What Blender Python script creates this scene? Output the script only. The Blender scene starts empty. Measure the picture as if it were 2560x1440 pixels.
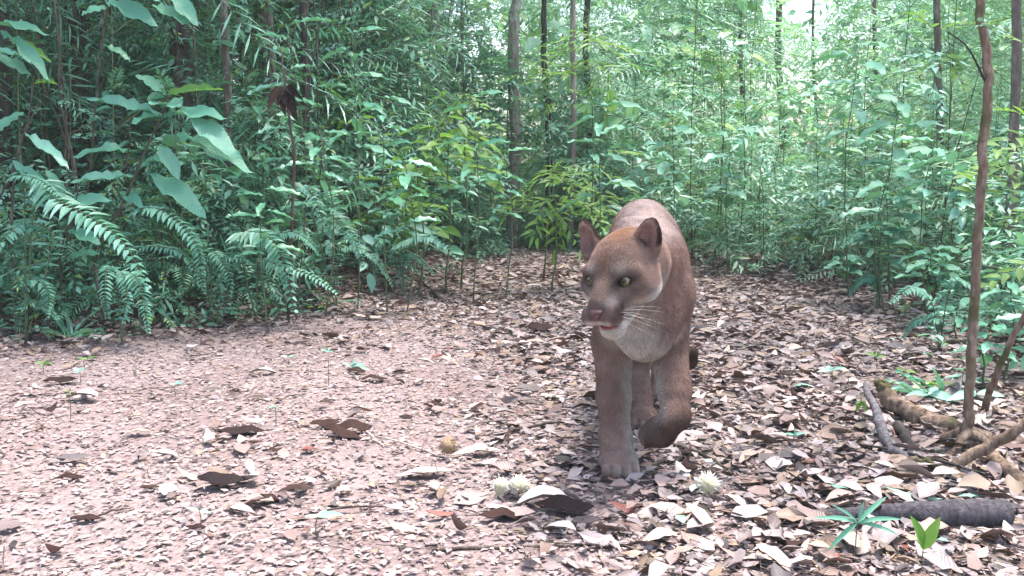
import bpy, math, random
import numpy as np
from mathutils import Vector, Matrix

random.seed(7)
RNG = np.random.default_rng(7)
SC = bpy.context.scene
COL = SC.collection

# ------------------------------------------------------------------ camera, sky, sun, exposure
F_PX, CAM_H = 2400.0, 0.786
TILT = math.atan(290.0 / F_PX)
cam_data = bpy.data.cameras.new('camera')
cam = bpy.data.objects.new('camera', cam_data)
COL.objects.link(cam)
cam.location = (0, 0, CAM_H)
cam.rotation_euler = (math.radians(90) - TILT, 0, 0)
cam_data.sensor_width = 36.0
cam_data.lens = 36.0 * F_PX / 2560.0
cam_data.clip_start = 0.05
cam_data.clip_end = 500
SC.camera = cam

SUN_EL, SUN_AZ = 75.0, 62.0          # light from almost straight above, a little ahead and to the right
world = bpy.data.worlds.new('World')
SC.world = world
world.use_nodes = True
wn = world.node_tree.nodes
wl = world.node_tree.links
sky = wn.new('ShaderNodeTexSky')
sky.sky_type = 'NISHITA'
sky.sun_disc = False
sky.sun_elevation = math.radians(SUN_EL)
sky.sun_rotation = math.radians(SUN_AZ)
sky.air_density = 1.2
sky.dust_density = 4.0
sky.ozone_density = 1.0
wl.new(sky.outputs[0], wn['Background'].inputs['Color'])
wn['Background'].inputs['Strength'].default_value = 0.105

sun_data = bpy.data.lights.new('sun', 'SUN')
sun_data.energy = 1.5
sun_data.angle = math.radians(14)
sun_data.color = (1.0, 0.95, 0.9)
sun = bpy.data.objects.new('sun', sun_data)
COL.objects.link(sun)
sd = Vector((math.sin(math.radians(SUN_AZ)) * math.cos(math.radians(SUN_EL)),
             math.cos(math.radians(SUN_AZ)) * math.cos(math.radians(SUN_EL)),
             math.sin(math.radians(SUN_EL))))
sun.rotation_euler = sd.to_track_quat('Z', 'Y').to_euler()
sun.location = (1, 4, 8)

SC.view_settings.view_transform = 'Standard'
SC.view_settings.look = 'None'
SC.view_settings.gamma = 1.0
SC.view_settings.use_curve_mapping = False
SC.view_settings.exposure = 2.6
SC.cycles.use_denoising = True
SC.cycles.max_bounces = 8
SC.cycles.transparent_max_bounces = 8

# ------------------------------------------------------------------ helpers
def at(u, v, Y):
    """point of the place seen at photo pixel (u, v), at distance Y along the trail"""
    a, b = (u - 1280) / F_PX, (720 - v) / F_PX
    c, s = math.cos(TILT), math.sin(TILT)
    d = Vector((a, c + b * s, -s + b * c))
    return Vector((0, 0, CAM_H)) + d * (Y / d.y)

def tag(o, label=None, cat=None, group=None, kind=None):
    if label: o['label'] = label
    if cat: o['category'] = cat
    if group: o['group'] = group
    if kind: o['kind'] = kind
    return o

def link(name, data, parent=None, mat4=None):
    o = bpy.data.objects.new(name, data)
    COL.objects.link(o)
    if mat4 is not None: o.matrix_local = mat4
    if parent is not None: o.parent = parent
    return o

def empty(name, loc, rz=0.0, scale=1.0):
    o = bpy.data.objects.new(name, None)
    COL.objects.link(o)
    o.location = loc
    o.rotation_euler = (0, 0, rz)
    o.scale = (scale,) * 3
    o.empty_display_size = 0.1
    return o

def np_mesh(name, V, Q, mats, tint=None, uv=None, mi=None, smooth=True, T=None, colour=None):
    """V (n,3); Q (m,4) quads (or (m,3)); T extra triangles; tint per vertex; uv per vertex"""
    me = bpy.data.meshes.new(name)
    V = np.asarray(V, np.float32)
    parts = [np.asarray(Q, np.int32)] if Q is not None and len(Q) else []
    if T is not None and len(T): parts.append(np.asarray(T, np.int32))
    nl = sum(p.size for p in parts); nf = sum(len(p) for p in parts)
    me.vertices.add(len(V)); me.vertices.foreach_set('co', V.ravel())
    me.loops.add(nl); me.polygons.add(nf)
    li = np.concatenate([p.ravel() for p in parts])
    me.loops.foreach_set('vertex_index', li)
    starts, off = [], 0
    for p in parts:
        k = p.shape[1]
        starts.append(off + np.arange(len(p)) * k); off += p.size
    me.polygons.foreach_set('loop_start', np.concatenate(starts).astype(np.int32))
    if smooth: me.polygons.foreach_set('use_smooth', np.ones(nf, bool))
    if mi is not None: me.polygons.foreach_set('material_index', np.asarray(mi, np.int32))
    if tint is not None:
        a = me.attributes.new('tint', 'FLOAT', 'POINT'); a.data.foreach_set('value', np.asarray(tint, np.float32))
    if colour is not None:
        a = me.attributes.new('fur_colour', 'FLOAT_COLOR', 'POINT')
        a.data.foreach_set('color', np.c_[colour, np.ones(len(colour))].astype(np.float32).ravel())
    if uv is not None:
        l = me.uv_layers.new(name='UVMap')
        l.data.foreach_set('uv', np.asarray(uv, np.float32)[li].ravel())
    for m in mats: me.materials.append(m)
    me.update(calc_edges=True); me.validate()
    return me

def sm(a, b, x):
    t = np.clip((np.asarray(x, float) - a) / (b - a), 0, 1)
    return t * t * (3 - 2 * t)

class MB:
    """collects tubes and sheets into one mesh"""
    def __init__(s): s.V, s.Q, s.T, s.t, s.uv, s.mq, s.mt, s.n = [], [], [], [], [], [], [], 0
    def add(s, V, Q, tint=0.5, uv=None, m=0, T=None):
        V = np.asarray(V, float)
        s.V.append(V)
        if Q is not None and len(Q):
            s.Q.append(np.asarray(Q) + s.n); s.mq.append(np.full(len(Q), m))
        if T is not None and len(T):
            s.T.append(np.asarray(T) + s.n); s.mt.append(np.full(len(T), m))
        s.t.append(np.full(len(V), tint) if np.isscalar(tint) else np.asarray(tint))
        s.uv.append(np.zeros((len(V), 2)) if uv is None else np.asarray(uv))
        s.n += len(V)
    def tube(s, pts, rad, n=6, tint=0.5, m=0, rough=0.0):
        pts = np.asarray(pts, float); k = len(pts)
        rad = np.full(k, rad) if np.isscalar(rad) else np.interp(np.linspace(0, 1, k), np.linspace(0, 1, len(rad)), rad)
        tg = np.gradient(pts, axis=0); tg /= np.linalg.norm(tg, axis=1)[:, None] + 1e-9
        up = np.array([0.13, 0.31, 0.94]) if abs(tg[0][2]) < 0.9 else np.array([1.0, 0.1, 0])
        V, uv = [], []
        acc = 0
        for i in range(k):
            a = np.cross(tg[i], up); a /= np.linalg.norm(a) + 1e-9
            b = np.cross(a, tg[i]); up = b
            if i: acc += np.linalg.norm(pts[i] - pts[i - 1])
            for j in range(n):
                w = 2 * math.pi * j / n
                r = rad[i] * (1 + rough * (random.random() - 0.5) * 2)
                V.append(pts[i] + r * (math.cos(w) * a + math.sin(w) * b)); uv.append((j / n, acc))
        Q = [(i * n + j, i * n + (j + 1) % n, (i + 1) * n + (j + 1) % n, (i + 1) * n + j) for i in range(k - 1) for j in range(n)]
        c0, c1 = len(V), len(V) + 1
        V += [pts[0], pts[-1]]; uv += [(0, 0), (0, acc)]
        T = [(c0, (j + 1) % n, j) for j in range(n)] + [(c1, (k - 1) * n + j, (k - 1) * n + (j + 1) % n) for j in range(n)]
        s.add(V, Q, tint, uv, m, T)
    def mesh(s, name, mats):
        return np_mesh(name, np.concatenate(s.V), np.concatenate(s.Q) if s.Q else None, mats, np.concatenate(s.t),
                       np.concatenate(s.uv), np.concatenate(s.mq + s.mt), T=np.concatenate(s.T) if s.T else None)

def curve_pts(P, n=14, wob=0.0):
    """Catmull-Rom through P"""
    P = [np.array(p, float) for p in P]
    if len(P) == 2: P = [P[0], (P[0] + P[1]) / 2, P[1]]
    Pe = [2 * P[0] - P[1]] + P + [2 * P[-1] - P[-2]]
    out = []
    for t in np.linspace(0, len(P) - 1 - 1e-6, n):
        i = int(t); f = t - i
        a, b, c, d = Pe[i:i + 4]
        out.append(0.5 * ((2 * b) + (-a + c) * f + (2 * a - 5 * b + 4 * c - d) * f * f + (-a + 3 * b - 3 * c + d) * f ** 3))
    out = np.array(out)
    if wob: out[1:-1] += RNG.normal(0, wob, out[1:-1].shape)
    return out

# ------------------------------------------------------------------ materials
def new_mat(name):
    m = bpy.data.materials.new(name); m.use_nodes = True
    return m, m.node_tree.nodes, m.node_tree.links, m.node_tree.nodes['Principled BSDF']

def ramp(N, stops, interp='LINEAR'):
    r = N.new('ShaderNodeValToRGB'); e = r.color_ramp.elements
    r.color_ramp.interpolation = interp
    while len(e) < len(stops): e.new(0.5)
    for el, (p, c) in zip(e, stops): el.position = p; el.color = (*c, 1)
    return r

def tint_value(N, L, spread):
    """per-leaf attribute plus the object's own random number"""
    at_ = N.new('ShaderNodeAttribute'); at_.attribute_name = 'tint'
    oi = N.new('ShaderNodeObjectInfo')
    m1 = N.new('ShaderNodeMath'); m1.operation = 'MULTIPLY_ADD'; m1.inputs[1].default_value = spread
    m1.inputs[2].default_value = 0
    L.new(oi.outputs['Random'], m1.inputs[0])
    m2 = N.new('ShaderNodeMath'); m2.operation = 'ADD'
    L.new(at_.outputs['Fac'], m2.inputs[0]); L.new(m1.outputs[0], m2.inputs[1])
    m3 = N.new('ShaderNodeMath'); m3.operation = 'FRACT'; L.new(m2.outputs[0], m3.inputs[0])
    return m3.outputs[0]

def leaf_material(name, stops, rough, trans, spread=0.35, veins=True, spec=0.5, tcol=(0.10, 0.26, 0.05)):
    m, N, L, B = new_mat(name)
    v = tint_value(N, L, spread)
    r = ramp(N, stops); L.new(v, r.inputs[0])
    tc = N.new('ShaderNodeTexCoord')
    no = N.new('ShaderNodeTexNoise'); no.inputs['Scale'].default_value = 40; no.inputs['Detail'].default_value = 3
    L.new(tc.outputs['Object'], no.inputs['Vector'])
    mr = N.new('ShaderNodeMapRange'); mr.inputs[3].default_value = 0.7; mr.inputs[4].default_value = 1.3
    L.new(no.outputs[0], mr.inputs[0])
    mx = N.new('ShaderNodeMix'); mx.data_type = 'RGBA'; mx.blend_type = 'MULTIPLY'; mx.inputs[0].default_value = 1
    L.new(r.outputs[0], mx.inputs[6]); L.new(mr.outputs[0], mx.inputs[7])
    L.new(mx.outputs[2], B.inputs['Base Color'])
    B.inputs['Roughness'].default_value = rough
    B.inputs['Specular IOR Level'].default_value = spec
    if veins:
        uv = N.new('ShaderNodeUVMap')
        sx = N.new('ShaderNodeSeparateXYZ'); L.new(uv.outputs[0], sx.inputs[0])
        ab = N.new('ShaderNodeMath'); ab.operation = 'ABSOLUTE'; L.new(sx.outputs[0], ab.inputs[0])
        sb = N.new('ShaderNodeMath'); sb.operation = 'MULTIPLY_ADD'; sb.inputs[1].default_value = -0.25
        L.new(ab.outputs[0], sb.inputs[0]); L.new(sx.outputs[1], sb.inputs[2])
        mu = N.new('ShaderNodeMath'); mu.operation = 'MULTIPLY'; mu.inputs[1].default_value = 95; L.new(sb.outputs[0], mu.inputs[0])
        si = N.new('ShaderNodeMath'); si.operation = 'SINE'; L.new(mu.outputs[0], si.inputs[0])
        bp = N.new('ShaderNodeBump'); bp.inputs['Strength'].default_value = 0.22; bp.inputs['Distance'].default_value = 0.002
        L.new(si.outputs[0], bp.inputs['Height']); L.new(bp.outputs[0], B.inputs['Normal'])
    if trans > 0:
        tr = N.new('ShaderNodeBsdfTranslucent')
        mc = N.new('ShaderNodeMix'); mc.data_type = 'RGBA'; mc.inputs[0].default_value = 0.6
        L.new(mx.outputs[2], mc.inputs[6]); mc.inputs[7].default_value = (*tcol, 1)
        L.new(mc.outputs[2], tr.inputs['Color'])
        ms = N.new('ShaderNodeMixShader'); ms.inputs[0].default_value = trans
        L.new(B.outputs[0], ms.inputs[1]); L.new(tr.outputs[0], ms.inputs[2])
        L.new(ms.outputs[0], N['Material Output'].inputs['Surface'])
    return m

def bark_material(name, c1, c2, c3, scale=30, rough=0.85, moss=None):
    m, N, L, B = new_mat(name)
    tc = N.new('ShaderNodeTexCoord')
    mp = N.new('ShaderNodeMapping'); mp.inputs['Scale'].default_value = (1, 1, 0.3)
    L.new(tc.outputs['Object'], mp.inputs[0])
    n1 = N.new('ShaderNodeTexNoise'); n1.inputs['Scale'].default_value = scale; n1.inputs['Detail'].default_value = 8; n1.inputs['Roughness'].default_value = 0.65
    L.new(mp.outputs[0], n1.inputs['Vector'])
    r = ramp(N, [(0.3, c1), (0.5, c2), (0.68, c3)]); L.new(n1.outputs[0], r.inputs[0])
    out = r.outputs[0]
    if moss:
        n2 = N.new('ShaderNodeTexNoise'); n2.inputs['Scale'].default_value = 9; n2.inputs['Detail'].default_value = 5
        L.new(tc.outputs['Object'], n2.inputs['Vector'])
        r2 = ramp(N, [(0.52, (0, 0, 0)), (0.62, (1, 1, 1))]); L.new(n2.outputs[0], r2.inputs[0])
        mx = N.new('ShaderNodeMix'); mx.data_type = 'RGBA'; L.new(r2.outputs[0], mx.inputs[0])
        L.new(out, mx.inputs[6]); mx.inputs[7].default_value = (*moss, 1); out = mx.outputs[2]
    L.new(out, B.inputs['Base Color'])
    B.inputs['Roughness'].default_value = rough
    B.inputs['Specular IOR Level'].default_value = 0.25
    bp = N.new('ShaderNodeBump'); bp.inputs['Strength'].default_value = 1.0; bp.inputs['Distance'].default_value = 0.010
    L.new(n1.outputs[0], bp.inputs['Height']); L.new(bp.outputs[0], B.inputs['Normal'])
    return m

def plain_material(name, col, rough=0.5, spec=0.5):
    m, N, L, B = new_mat(name)
    tc = N.new('ShaderNodeTexCoord')
    n1 = N.new('ShaderNodeTexNoise'); n1.inputs['Scale'].default_value = 120; L.new(tc.outputs['Object'], n1.inputs['Vector'])
    r = ramp(N, [(0.3, tuple(c * 0.75 for c in col)), (0.7, tuple(min(1, c * 1.2) for c in col))]); L.new(n1.outputs[0], r.inputs[0])
    L.new(r.outputs[0], B.inputs['Base Color'])
    B.inputs['Roughness'].default_value = rough
    B.inputs['Specular IOR Level'].default_value = spec
    return m
# ------------------------------------------------------------------ materials of the place
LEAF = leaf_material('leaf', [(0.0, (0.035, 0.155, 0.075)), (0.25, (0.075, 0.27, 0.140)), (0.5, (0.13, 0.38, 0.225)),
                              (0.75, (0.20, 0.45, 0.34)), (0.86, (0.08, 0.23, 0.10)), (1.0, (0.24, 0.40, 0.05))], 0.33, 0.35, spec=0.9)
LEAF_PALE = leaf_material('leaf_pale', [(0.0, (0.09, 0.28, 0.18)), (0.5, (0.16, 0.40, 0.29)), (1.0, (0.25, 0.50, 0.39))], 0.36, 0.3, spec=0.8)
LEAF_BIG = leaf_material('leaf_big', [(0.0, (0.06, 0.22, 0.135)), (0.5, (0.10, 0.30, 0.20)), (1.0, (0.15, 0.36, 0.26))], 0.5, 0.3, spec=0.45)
LEAF_SUN = leaf_material('leaf_sunlit', [(0.0, (0.11, 0.29, 0.16)), (0.4, (0.22, 0.48, 0.32)), (0.75, (0.34, 0.60, 0.46)), (0.9, (0.22, 0.42, 0.12)), (1.0, (0.26, 0.46, 0.10))], 0.45, 0.42, spec=0.6, tcol=(0.30, 0.55, 0.18))  # sunlit brightness put into the leaf colour
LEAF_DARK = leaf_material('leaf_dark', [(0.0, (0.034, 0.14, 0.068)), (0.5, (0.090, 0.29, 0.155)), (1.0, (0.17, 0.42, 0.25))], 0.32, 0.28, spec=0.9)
LEAF_LIME = leaf_material('leaf_lime', [(0.0, (0.07, 0.19, 0.04)), (0.5, (0.11, 0.26, 0.045)), (1.0, (0.17, 0.31, 0.05))], 0.42, 0.45, tcol=(0.22, 0.42, 0.05))
LITTER = leaf_material('dead_leaf', [(0.0, (0.32, 0.235, 0.215)), (0.14, (0.16, 0.105, 0.092)), (0.26, (0.34, 0.28, 0.27)), (0.36, (0.075, 0.046, 0.040)),
                                     (0.46, (0.26, 0.215, 0.22)), (0.54, (0.032, 0.02, 0.02)), (0.64, (0.37, 0.31, 0.30)), (0.72, (0.12, 0.068, 0.058)),
                                     (0.82, (0.27, 0.195, 0.14)), (0.90, (0.02, 0.014, 0.016)), (1.0, (0.32, 0.27, 0.275))], 0.5, 0.04, spread=0.6, spec=0.4, tcol=(0.3, 0.15, 0.06))
CRUMB = leaf_material('leaf_crumb', [(0.0, (0.29, 0.228, 0.222)), (0.3, (0.20, 0.15, 0.145)), (0.5, (0.36, 0.295, 0.29)), (0.66, (0.12, 0.082, 0.078)), (0.78, (0.045, 0.03, 0.03)), (0.86, (0.30, 0.23, 0.165)), (1.0, (0.31, 0.25, 0.25))], 0.7, 0.0, veins=False, spec=0.3)
TAN_LEAF = leaf_material('tan_leaf', [(0, (0.30, 0.21, 0.165)), (0.5, (0.42, 0.32, 0.27)), (1, (0.24, 0.165, 0.14))], 0.6, 0.05, tcol=(0.3, 0.15, 0.06))
BROWN_LEAF = leaf_material('brown_leaf', [(0, (0.016, 0.008, 0.007)), (0.5, (0.032, 0.014, 0.011)), (1, (0.012, 0.007, 0.007))], 0.75, 0.0, spec=0.15)
RED_LEAF = leaf_material('red_leaf', [(0, (0.13, 0.035, 0.028)), (1, (0.20, 0.065, 0.05))], 0.5, 0.05, tcol=(0.3, 0.05, 0.03))
PALE_LEAF = leaf_material('grey_leaf', [(0, (0.32, 0.28, 0.245)), (1, (0.45, 0.40, 0.375))], 0.5, 0.04, tcol=(0.3, 0.2, 0.1))
MINT_LEAF = leaf_material('mint_leaf', [(0, (0.17, 0.33, 0.245)), (1, (0.24, 0.40, 0.31))], 0.4, 0.1)
TWIG = bark_material('twig', (0.03, 0.022, 0.018), (0.075, 0.055, 0.045), (0.16, 0.13, 0.11), 50)
TWIG_PALE = bark_material('pale_twig', (0.22, 0.16, 0.13), (0.36, 0.29, 0.25), (0.50, 0.43, 0.38), 50)
BARK = bark_material('bark', (0.045, 0.034, 0.028), (0.12, 0.095, 0.08), (0.26, 0.22, 0.19), 26)
BARK_PALE = bark_material('pale_bark', (0.13, 0.10, 0.085), (0.26, 0.21, 0.18), (0.42, 0.36, 0.31), 26)
BARK_DARK = bark_material('dark_bark', (0.018, 0.015, 0.013), (0.045, 0.037, 0.032), (0.10, 0.085, 0.075), 26)
BARK_TAN = bark_material('tan_bark', (0.06, 0.038, 0.028), (0.17, 0.115, 0.082), (0.31, 0.235, 0.18), 60, moss=(0.075, 0.072, 0.028))
BARK_GREY = bark_material('grey_bark', (0.06, 0.052, 0.055), (0.12, 0.108, 0.115), (0.21, 0.195, 0.20), 70)
LOG_BARK = bark_material('log_bark', (0.030, 0.026, 0.028), (0.060, 0.053, 0.060), (0.105, 0.095, 0.105), 90)
STEM = bark_material('green_stem', (0.05, 0.07, 0.035), (0.10, 0.13, 0.06), (0.16, 0.17, 0.10), 60)

# ------------------------------------------------------------------ shape of the ground
YL = [0, 3.0, 4.2, 4.57, 5.08, 6.0, 7.0, 8.6, 10, 14]; XLv = [-5.5, -3.8, -2.35, -1.75, -1.28, -0.74, -0.45, -0.12, 0.1, 0.3]
YR = [0, 2.0, 3.0, 4.5, 6.0, 7.0, 7.5, 8.6, 10, 14];    XRv = [1.9, 1.85, 1.8, 2.05, 2.25, 1.95, 1.40, 0.75, 0.4, 0.35]
def left_edge(y): return np.interp(y, YL, XLv)
def right_edge(y): return np.interp(y, YR, XRv)
def out_of_trail(x, y):
    """metres outside the trail (negative on it)"""
    return np.maximum(left_edge(y) - x, x - right_edge(y))
_nr = np.random.default_rng(5)
_W = [(_nr.normal(0, 1, 2) * f, _nr.uniform(0, 6.28), a) for f, a in ((1.2, .020), (2.3, .014), (4.5, .008), (9, .004), (9, .004), (19, .002), (23, .002), (40, .001)) for _ in range(2)]
def gz(x, y):
    x = np.asarray(x, float); y = np.asarray(y, float)
    z = sum(a * np.sin(w[0] * x + w[1] * y + p) for w, p, a in _W) * 0.6
    l = left_edge(y) - x
    z = z + 0.16 * sm(0.0, 0.7, l) + 0.35 * sm(0.7, 4, l)
    r = x - right_edge(y)
    z = z + 0.03 * sm(-0.1, 0.5, r) + 0.2 * sm(0.5, 5, r)
    # level where the puma treads
    k = np.exp(-(((x - 0.35) / 0.5) ** 2 + ((y - 2.8) / 0.9) ** 2))
    return z * (1 - k * 0.85) + 0.0 * k

def ground_material():
    m, N, L, B = new_mat('forest_soil')
    tc = N.new('ShaderNodeTexCoord')
    n1 = N.new('ShaderNodeTexNoise'); n1.inputs['Scale'].default_value = 1.6; n1.inputs['Detail'].default_value = 6
    n2 = N.new('ShaderNodeTexNoise'); n2.inputs['Scale'].default_value = 55; n2.inputs['Detail'].default_value = 8; n2.inputs['Roughness'].default_value = 0.7
    vo = N.new('ShaderNodeTexVoronoi'); vo.inputs['Scale'].default_value = 70; vo.inputs['Randomness'].default_value = 1
    for n in (n1, n2, vo): L.new(tc.outputs['Object'], n.inputs['Vector'])
    r1 = ramp(N, [(0.3, (0.205, 0.156, 0.150)), (0.6, (0.275, 0.225, 0.223))]); L.new(n1.outputs[0], r1.inputs[0])
    r2 = ramp(N, [(0.34, (0.45, 0.40, 0.40)), (0.46, (0.85, 0.82, 0.81)), (0.7, (1.15, 1.12, 1.12))]); L.new(n2.outputs[0], r2.inputs[0])
    mx = N.new('ShaderNodeMix'); mx.data_type = 'RGBA'; mx.blend_type = 'MULTIPLY'; mx.inputs[0].default_value = 1
    L.new(r1.outputs[0], mx.inputs[6]); L.new(r2.outputs[0], mx.inputs[7])
    r3 = ramp(N, [(0.0, (1.15, 1.1, 1.1)), (0.5, (0.8, 0.78, 0.76))]); L.new(vo.outputs['Distance'], r3.inputs[0])
    mx2 = N.new('ShaderNodeMix'); mx2.data_type = 'RGBA'; mx2.blend_type = 'MULTIPLY'; mx2.inputs[0].default_value = 0.8
    L.new(mx.outputs[2], mx2.inputs[6]); L.new(r3.outputs[0], mx2.inputs[7])
    # darker brown off the trail, paler soil on it: a vertex attribute
    a = N.new('ShaderNodeAttribute'); a.attribute_name = 'tint'
    mx3 = N.new('ShaderNodeMix'); mx3.data_type = 'RGBA'; L.new(a.outputs['Fac'], mx3.inputs[0])
    L.new(mx2.outputs[2], mx3.inputs[6]); mx3.inputs[7].default_value = (0.075, 0.05, 0.038, 1)
    L.new(mx3.outputs[2], B.inputs['Base Color']); B.inputs['Roughness'].default_value = 0.95; B.inputs['Specular IOR Level'].default_value = 0.15
    bp = N.new('ShaderNodeBump'); bp.inputs['Strength'].default_value = 0.9; bp.inputs['Distance'].default_value = 0.006
    L.new(n2.outputs[0], bp.inputs['Height']); L.new(bp.outputs[0], B.inputs['Normal'])
    return m

def build_ground():
    def axis(lo, hi, a, b, fine, coarse):
        out = [lo]
        while out[-1] < hi: out.append(out[-1] + (fine if a <= out[-1] < b else coarse))
        return np.array(out)
    xs = np.concatenate([[-60, -30, -15], axis(-7, 7, -3, 3, 0.04, 0.15), [15, 30, 60]])
    ys = np.concatenate([[-30, -12, -4, -1], axis(0, 12, 1, 7, 0.04, 0.12), [15, 20, 30, 60, 120]])
    X, Y = np.meshgrid(xs, ys, indexing='ij'); Z = gz(X, Y)
    V = np.stack([X, Y, Z], -1).reshape(-1, 3); n = len(ys)
    I = np.arange(len(xs) * n).reshape(len(xs), n)
    Q = np.stack([I[:-1, :-1], I[1:, :-1], I[1:, 1:], I[:-1, 1:]], -1).reshape(-1, 4)
    o = out_of_trail(V[:, 0], V[:, 1])
    t = sm(-0.25, 0.35, o + 0.15 * np.sin(V[:, 0] * 7) * np.sin(V[:, 1] * 5))
    g = link('ground', np_mesh('ground', V, Q, [ground_material()], t)); tag(g, kind='structure')
build_ground()

# ------------------------------------------------------------------ leaves: unit shapes along +y
def leaf_geo(L=1.0, W=0.3, n=4, fold=0.12, droop=0.15, curl=0.0, peak=0.42, wav=0.0, tip=1.4, seed=0):
    """half-folded blade: rows of three points, pointed at both ends"""
    r = np.random.default_rng(seed)
    V, uv = [(0, 0, 0)], [(0, 0)]
    for i in range(1, n):
        t = i / n
        w = W / 2 * math.sin(math.pi * t ** (math.log(0.5) / math.log(peak))) ** (0.75) * (1 - 0.25 * t ** tip)
        z = -droop * L * t * t + 0.25 * droop * L * t
        y = L * t
        dz = wav * r.uniform(-1, 1) * W
        V += [(-w, y, z + fold * w * 2 + curl * w * w / W + dz), (0, y, z), (w, y, z + fold * w * 2 + curl * w * w / W + wav * r.uniform(-1, 1) * W)]
        uv += [(-1 * w / W * 2, t), (0, t), (w / W * 2, t)]
    V.append((0, L, -droop * L + 0.25 * droop * L)); uv.append((0, 1))
    Q, T = [], []
    T += [(0, 2, 1), (0, 3, 2)]
    for i in range(n - 2):
        a = 1 + 3 * i
        Q += [(a, a + 1, a + 4, a + 3), (a + 1, a + 2, a + 5, a + 4)]
    a = 1 + 3 * (n - 2); e = len(V) - 1
    T += [(a, a + 1, e), (a + 1, a + 2, e)]
    return np.array(V, float), np.array(Q if Q else np.zeros((0, 4), int)), np.array(T), np.array(uv, float)

def leaf_mesh(name, mat, tint=0.5, **k):
    V, Q, T, uv = leaf_geo(**k)
    return np_mesh(name, V, Q, [mat], np.full(len(V), tint), uv, T=T)

def frame(d, up=(0, 0, 1), roll=0.0):
    """rotation whose y column is d and whose z column is near up"""
    d = Vector(d).normalized(); up = Vector(up)
    x = d.cross(up)
    if x.length < 1e-4: x = Vector((1, 0, 0))
    x.normalize(); z = x.cross(d)
    M = Matrix((x, d, z)).transposed()
    return M @ Matrix.Rotation(roll, 3, 'Y')

def place_leaf(me, p0, p1, parent=None, name='leaf', wscale=None, roll=0.0, up=(0, 0, 1)):
    """leaf from stalk point p0 to tip p1 (world), width wscale metres"""
    p0, p1 = Vector(p0), Vector(p1); L = (p1 - p0).length
    o = bpy.data.objects.new(name, me); COL.objects.link(o)
    R = frame(p1 - p0, up, roll).to_4x4()
    w = wscale if wscale else L
    M = Matrix.Translation(p0) @ R @ Matrix.Diagonal((w, L, (w + L) / 2, 1))
    if parent is not None:
        o.parent = parent; M = Matrix.LocRotScale(parent.location, parent.rotation_euler, parent.scale).inverted() @ M
    o.matrix_local = M
    return o

# spray templates: a twig with alternating leaves, in its own frame along +y
def spray_geo(kind, seed, low=False):
    r = random.Random(seed)
    Vs, Qs, Ts, uvs, tt, mq, mt = [], [], [], [], [], [], []; n = 0
    def put(V, Q, T, uv, tint, m):
        nonlocal n
        Vs.append(V); Qs.append(Q + n); Ts.append(T + n); uvs.append(uv); tt.append(np.full(len(V), tint)); mq.append(np.full(len(Q), m)); mt.append(np.full(len(T), m)); n += len(V)
    P = {'lance': (9, 0.10, 0.024, 55, 1.0), 'ellip': (8, 0.075, 0.032, 60, 1.0), 'broad': (5, 0.12, 0.062, 55, 1.0),
         'fine': (13, 0.045, 0.016, 65, 1.0), 'pinna': (18, 0.065, 0.013, 72, 0.0), 'palm': (16, 0.16, 0.014, 50, 0.0)}[kind]
    nl, L, W, ang, ru = P
    twl = L * (2.6 if kind not in ('pinna', 'palm') else 4.2)
    bend = r.uniform(0.1, 0.35)
    def tw(t): return np.array([r0 * math.sin(t * 2) * 0.03, twl * t, -bend * twl * t * t])
    r0 = r.uniform(-1, 1)
    pts = [tw(t) for t in (0, 0.5, 1)]
    wd = 0.0012
    V = np.array([p + o for p in pts for o in (np.array([wd, 0, 0]), np.array([-wd, 0, wd]), np.array([-wd * .3, 0, -wd]))])
    Q = np.array([(i * 3 + j, i * 3 + (j + 1) % 3, i * 3 + 3 + (j + 1) % 3, i * 3 + 3 + j) for i in (0, 1) for j in range(3)])
    put(V, Q, np.zeros((0, 3), int), np.zeros((len(V), 2)), 0.3, 1)
    for i in range(nl):
        t = (i + 1) / nl if ru else 0.12 + 0.88 * (i // 2) / (nl / 2 - 1)
        s = 1 if i % 2 else -1
        sc = r.uniform(0.7, 1.15) if ru else math.sin(math.pi * min(0.97, 0.25 + t * 0.72)) * 0.9 + 0.2
        a = math.radians(ang * (1 - 0.35 * t) + (r.uniform(-15, 15) if ru else r.uniform(-4, 4)))
        if i == nl - 1 and ru: a = r.uniform(-.2, .2)
        d = Vector((s * math.sin(a), math.cos(a), r.uniform(-0.35, 0.25) if ru else -0.12))
        R = np.array(frame(d, (r.uniform(-.35, .35), r.uniform(-.35, .35), 1)))
        V, Q, T, uv = leaf_geo(L * sc, W * sc, (3 if kind == 'broad' else 2) if low else (3 if kind in ('fine', 'pinna', 'palm') else 4), r.uniform(0.05, 0.3), r.uniform(0.0, 0.4), peak=0.4)
        put(V @ R.T + tw(t), Q, T, uv, r.random() * 0.75 if ru else 0.2 + 0.1 * r.random(), 0)
    return [np.concatenate(a) for a in (Vs, Qs, Ts, uvs, tt, mq, mt)]

KINDS = ['lance', 'ellip', 'broad', 'fine', 'pinna', 'palm']
SPRAY_GEO = {k: [spray_geo(k, 100 * i + j) for j in range(4)] for i, k in enumerate(KINDS)}
SPRAY_LOW = {k: [spray_geo(k, 100 * i + 50 + j, True) for j in range(6)] for i, k in enumerate(KINDS)}
_spray_cache = {}
def spray_mesh(kind, j, mat):
    key = (kind, j, mat.name)
    if key not in _spray_cache:
        V, Q, T, uv, tt, mq, mt = SPRAY_GEO[kind][j]
        _spray_cache[key] = np_mesh('leaf_spray', V, Q, [mat, TWIG], tt, uv, np.concatenate([mq, mt]), T=T)
    return _spray_cache[key]

def rand_dirs(n, zlo=-0.6, zhi=0.5):
    a = RNG.uniform(0, 2 * np.pi, n); z = RNG.uniform(zlo, zhi, n); c = np.sqrt(1 - z * z)
    return np.stack([c * np.cos(a), c * np.sin(a), z], 1)

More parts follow.
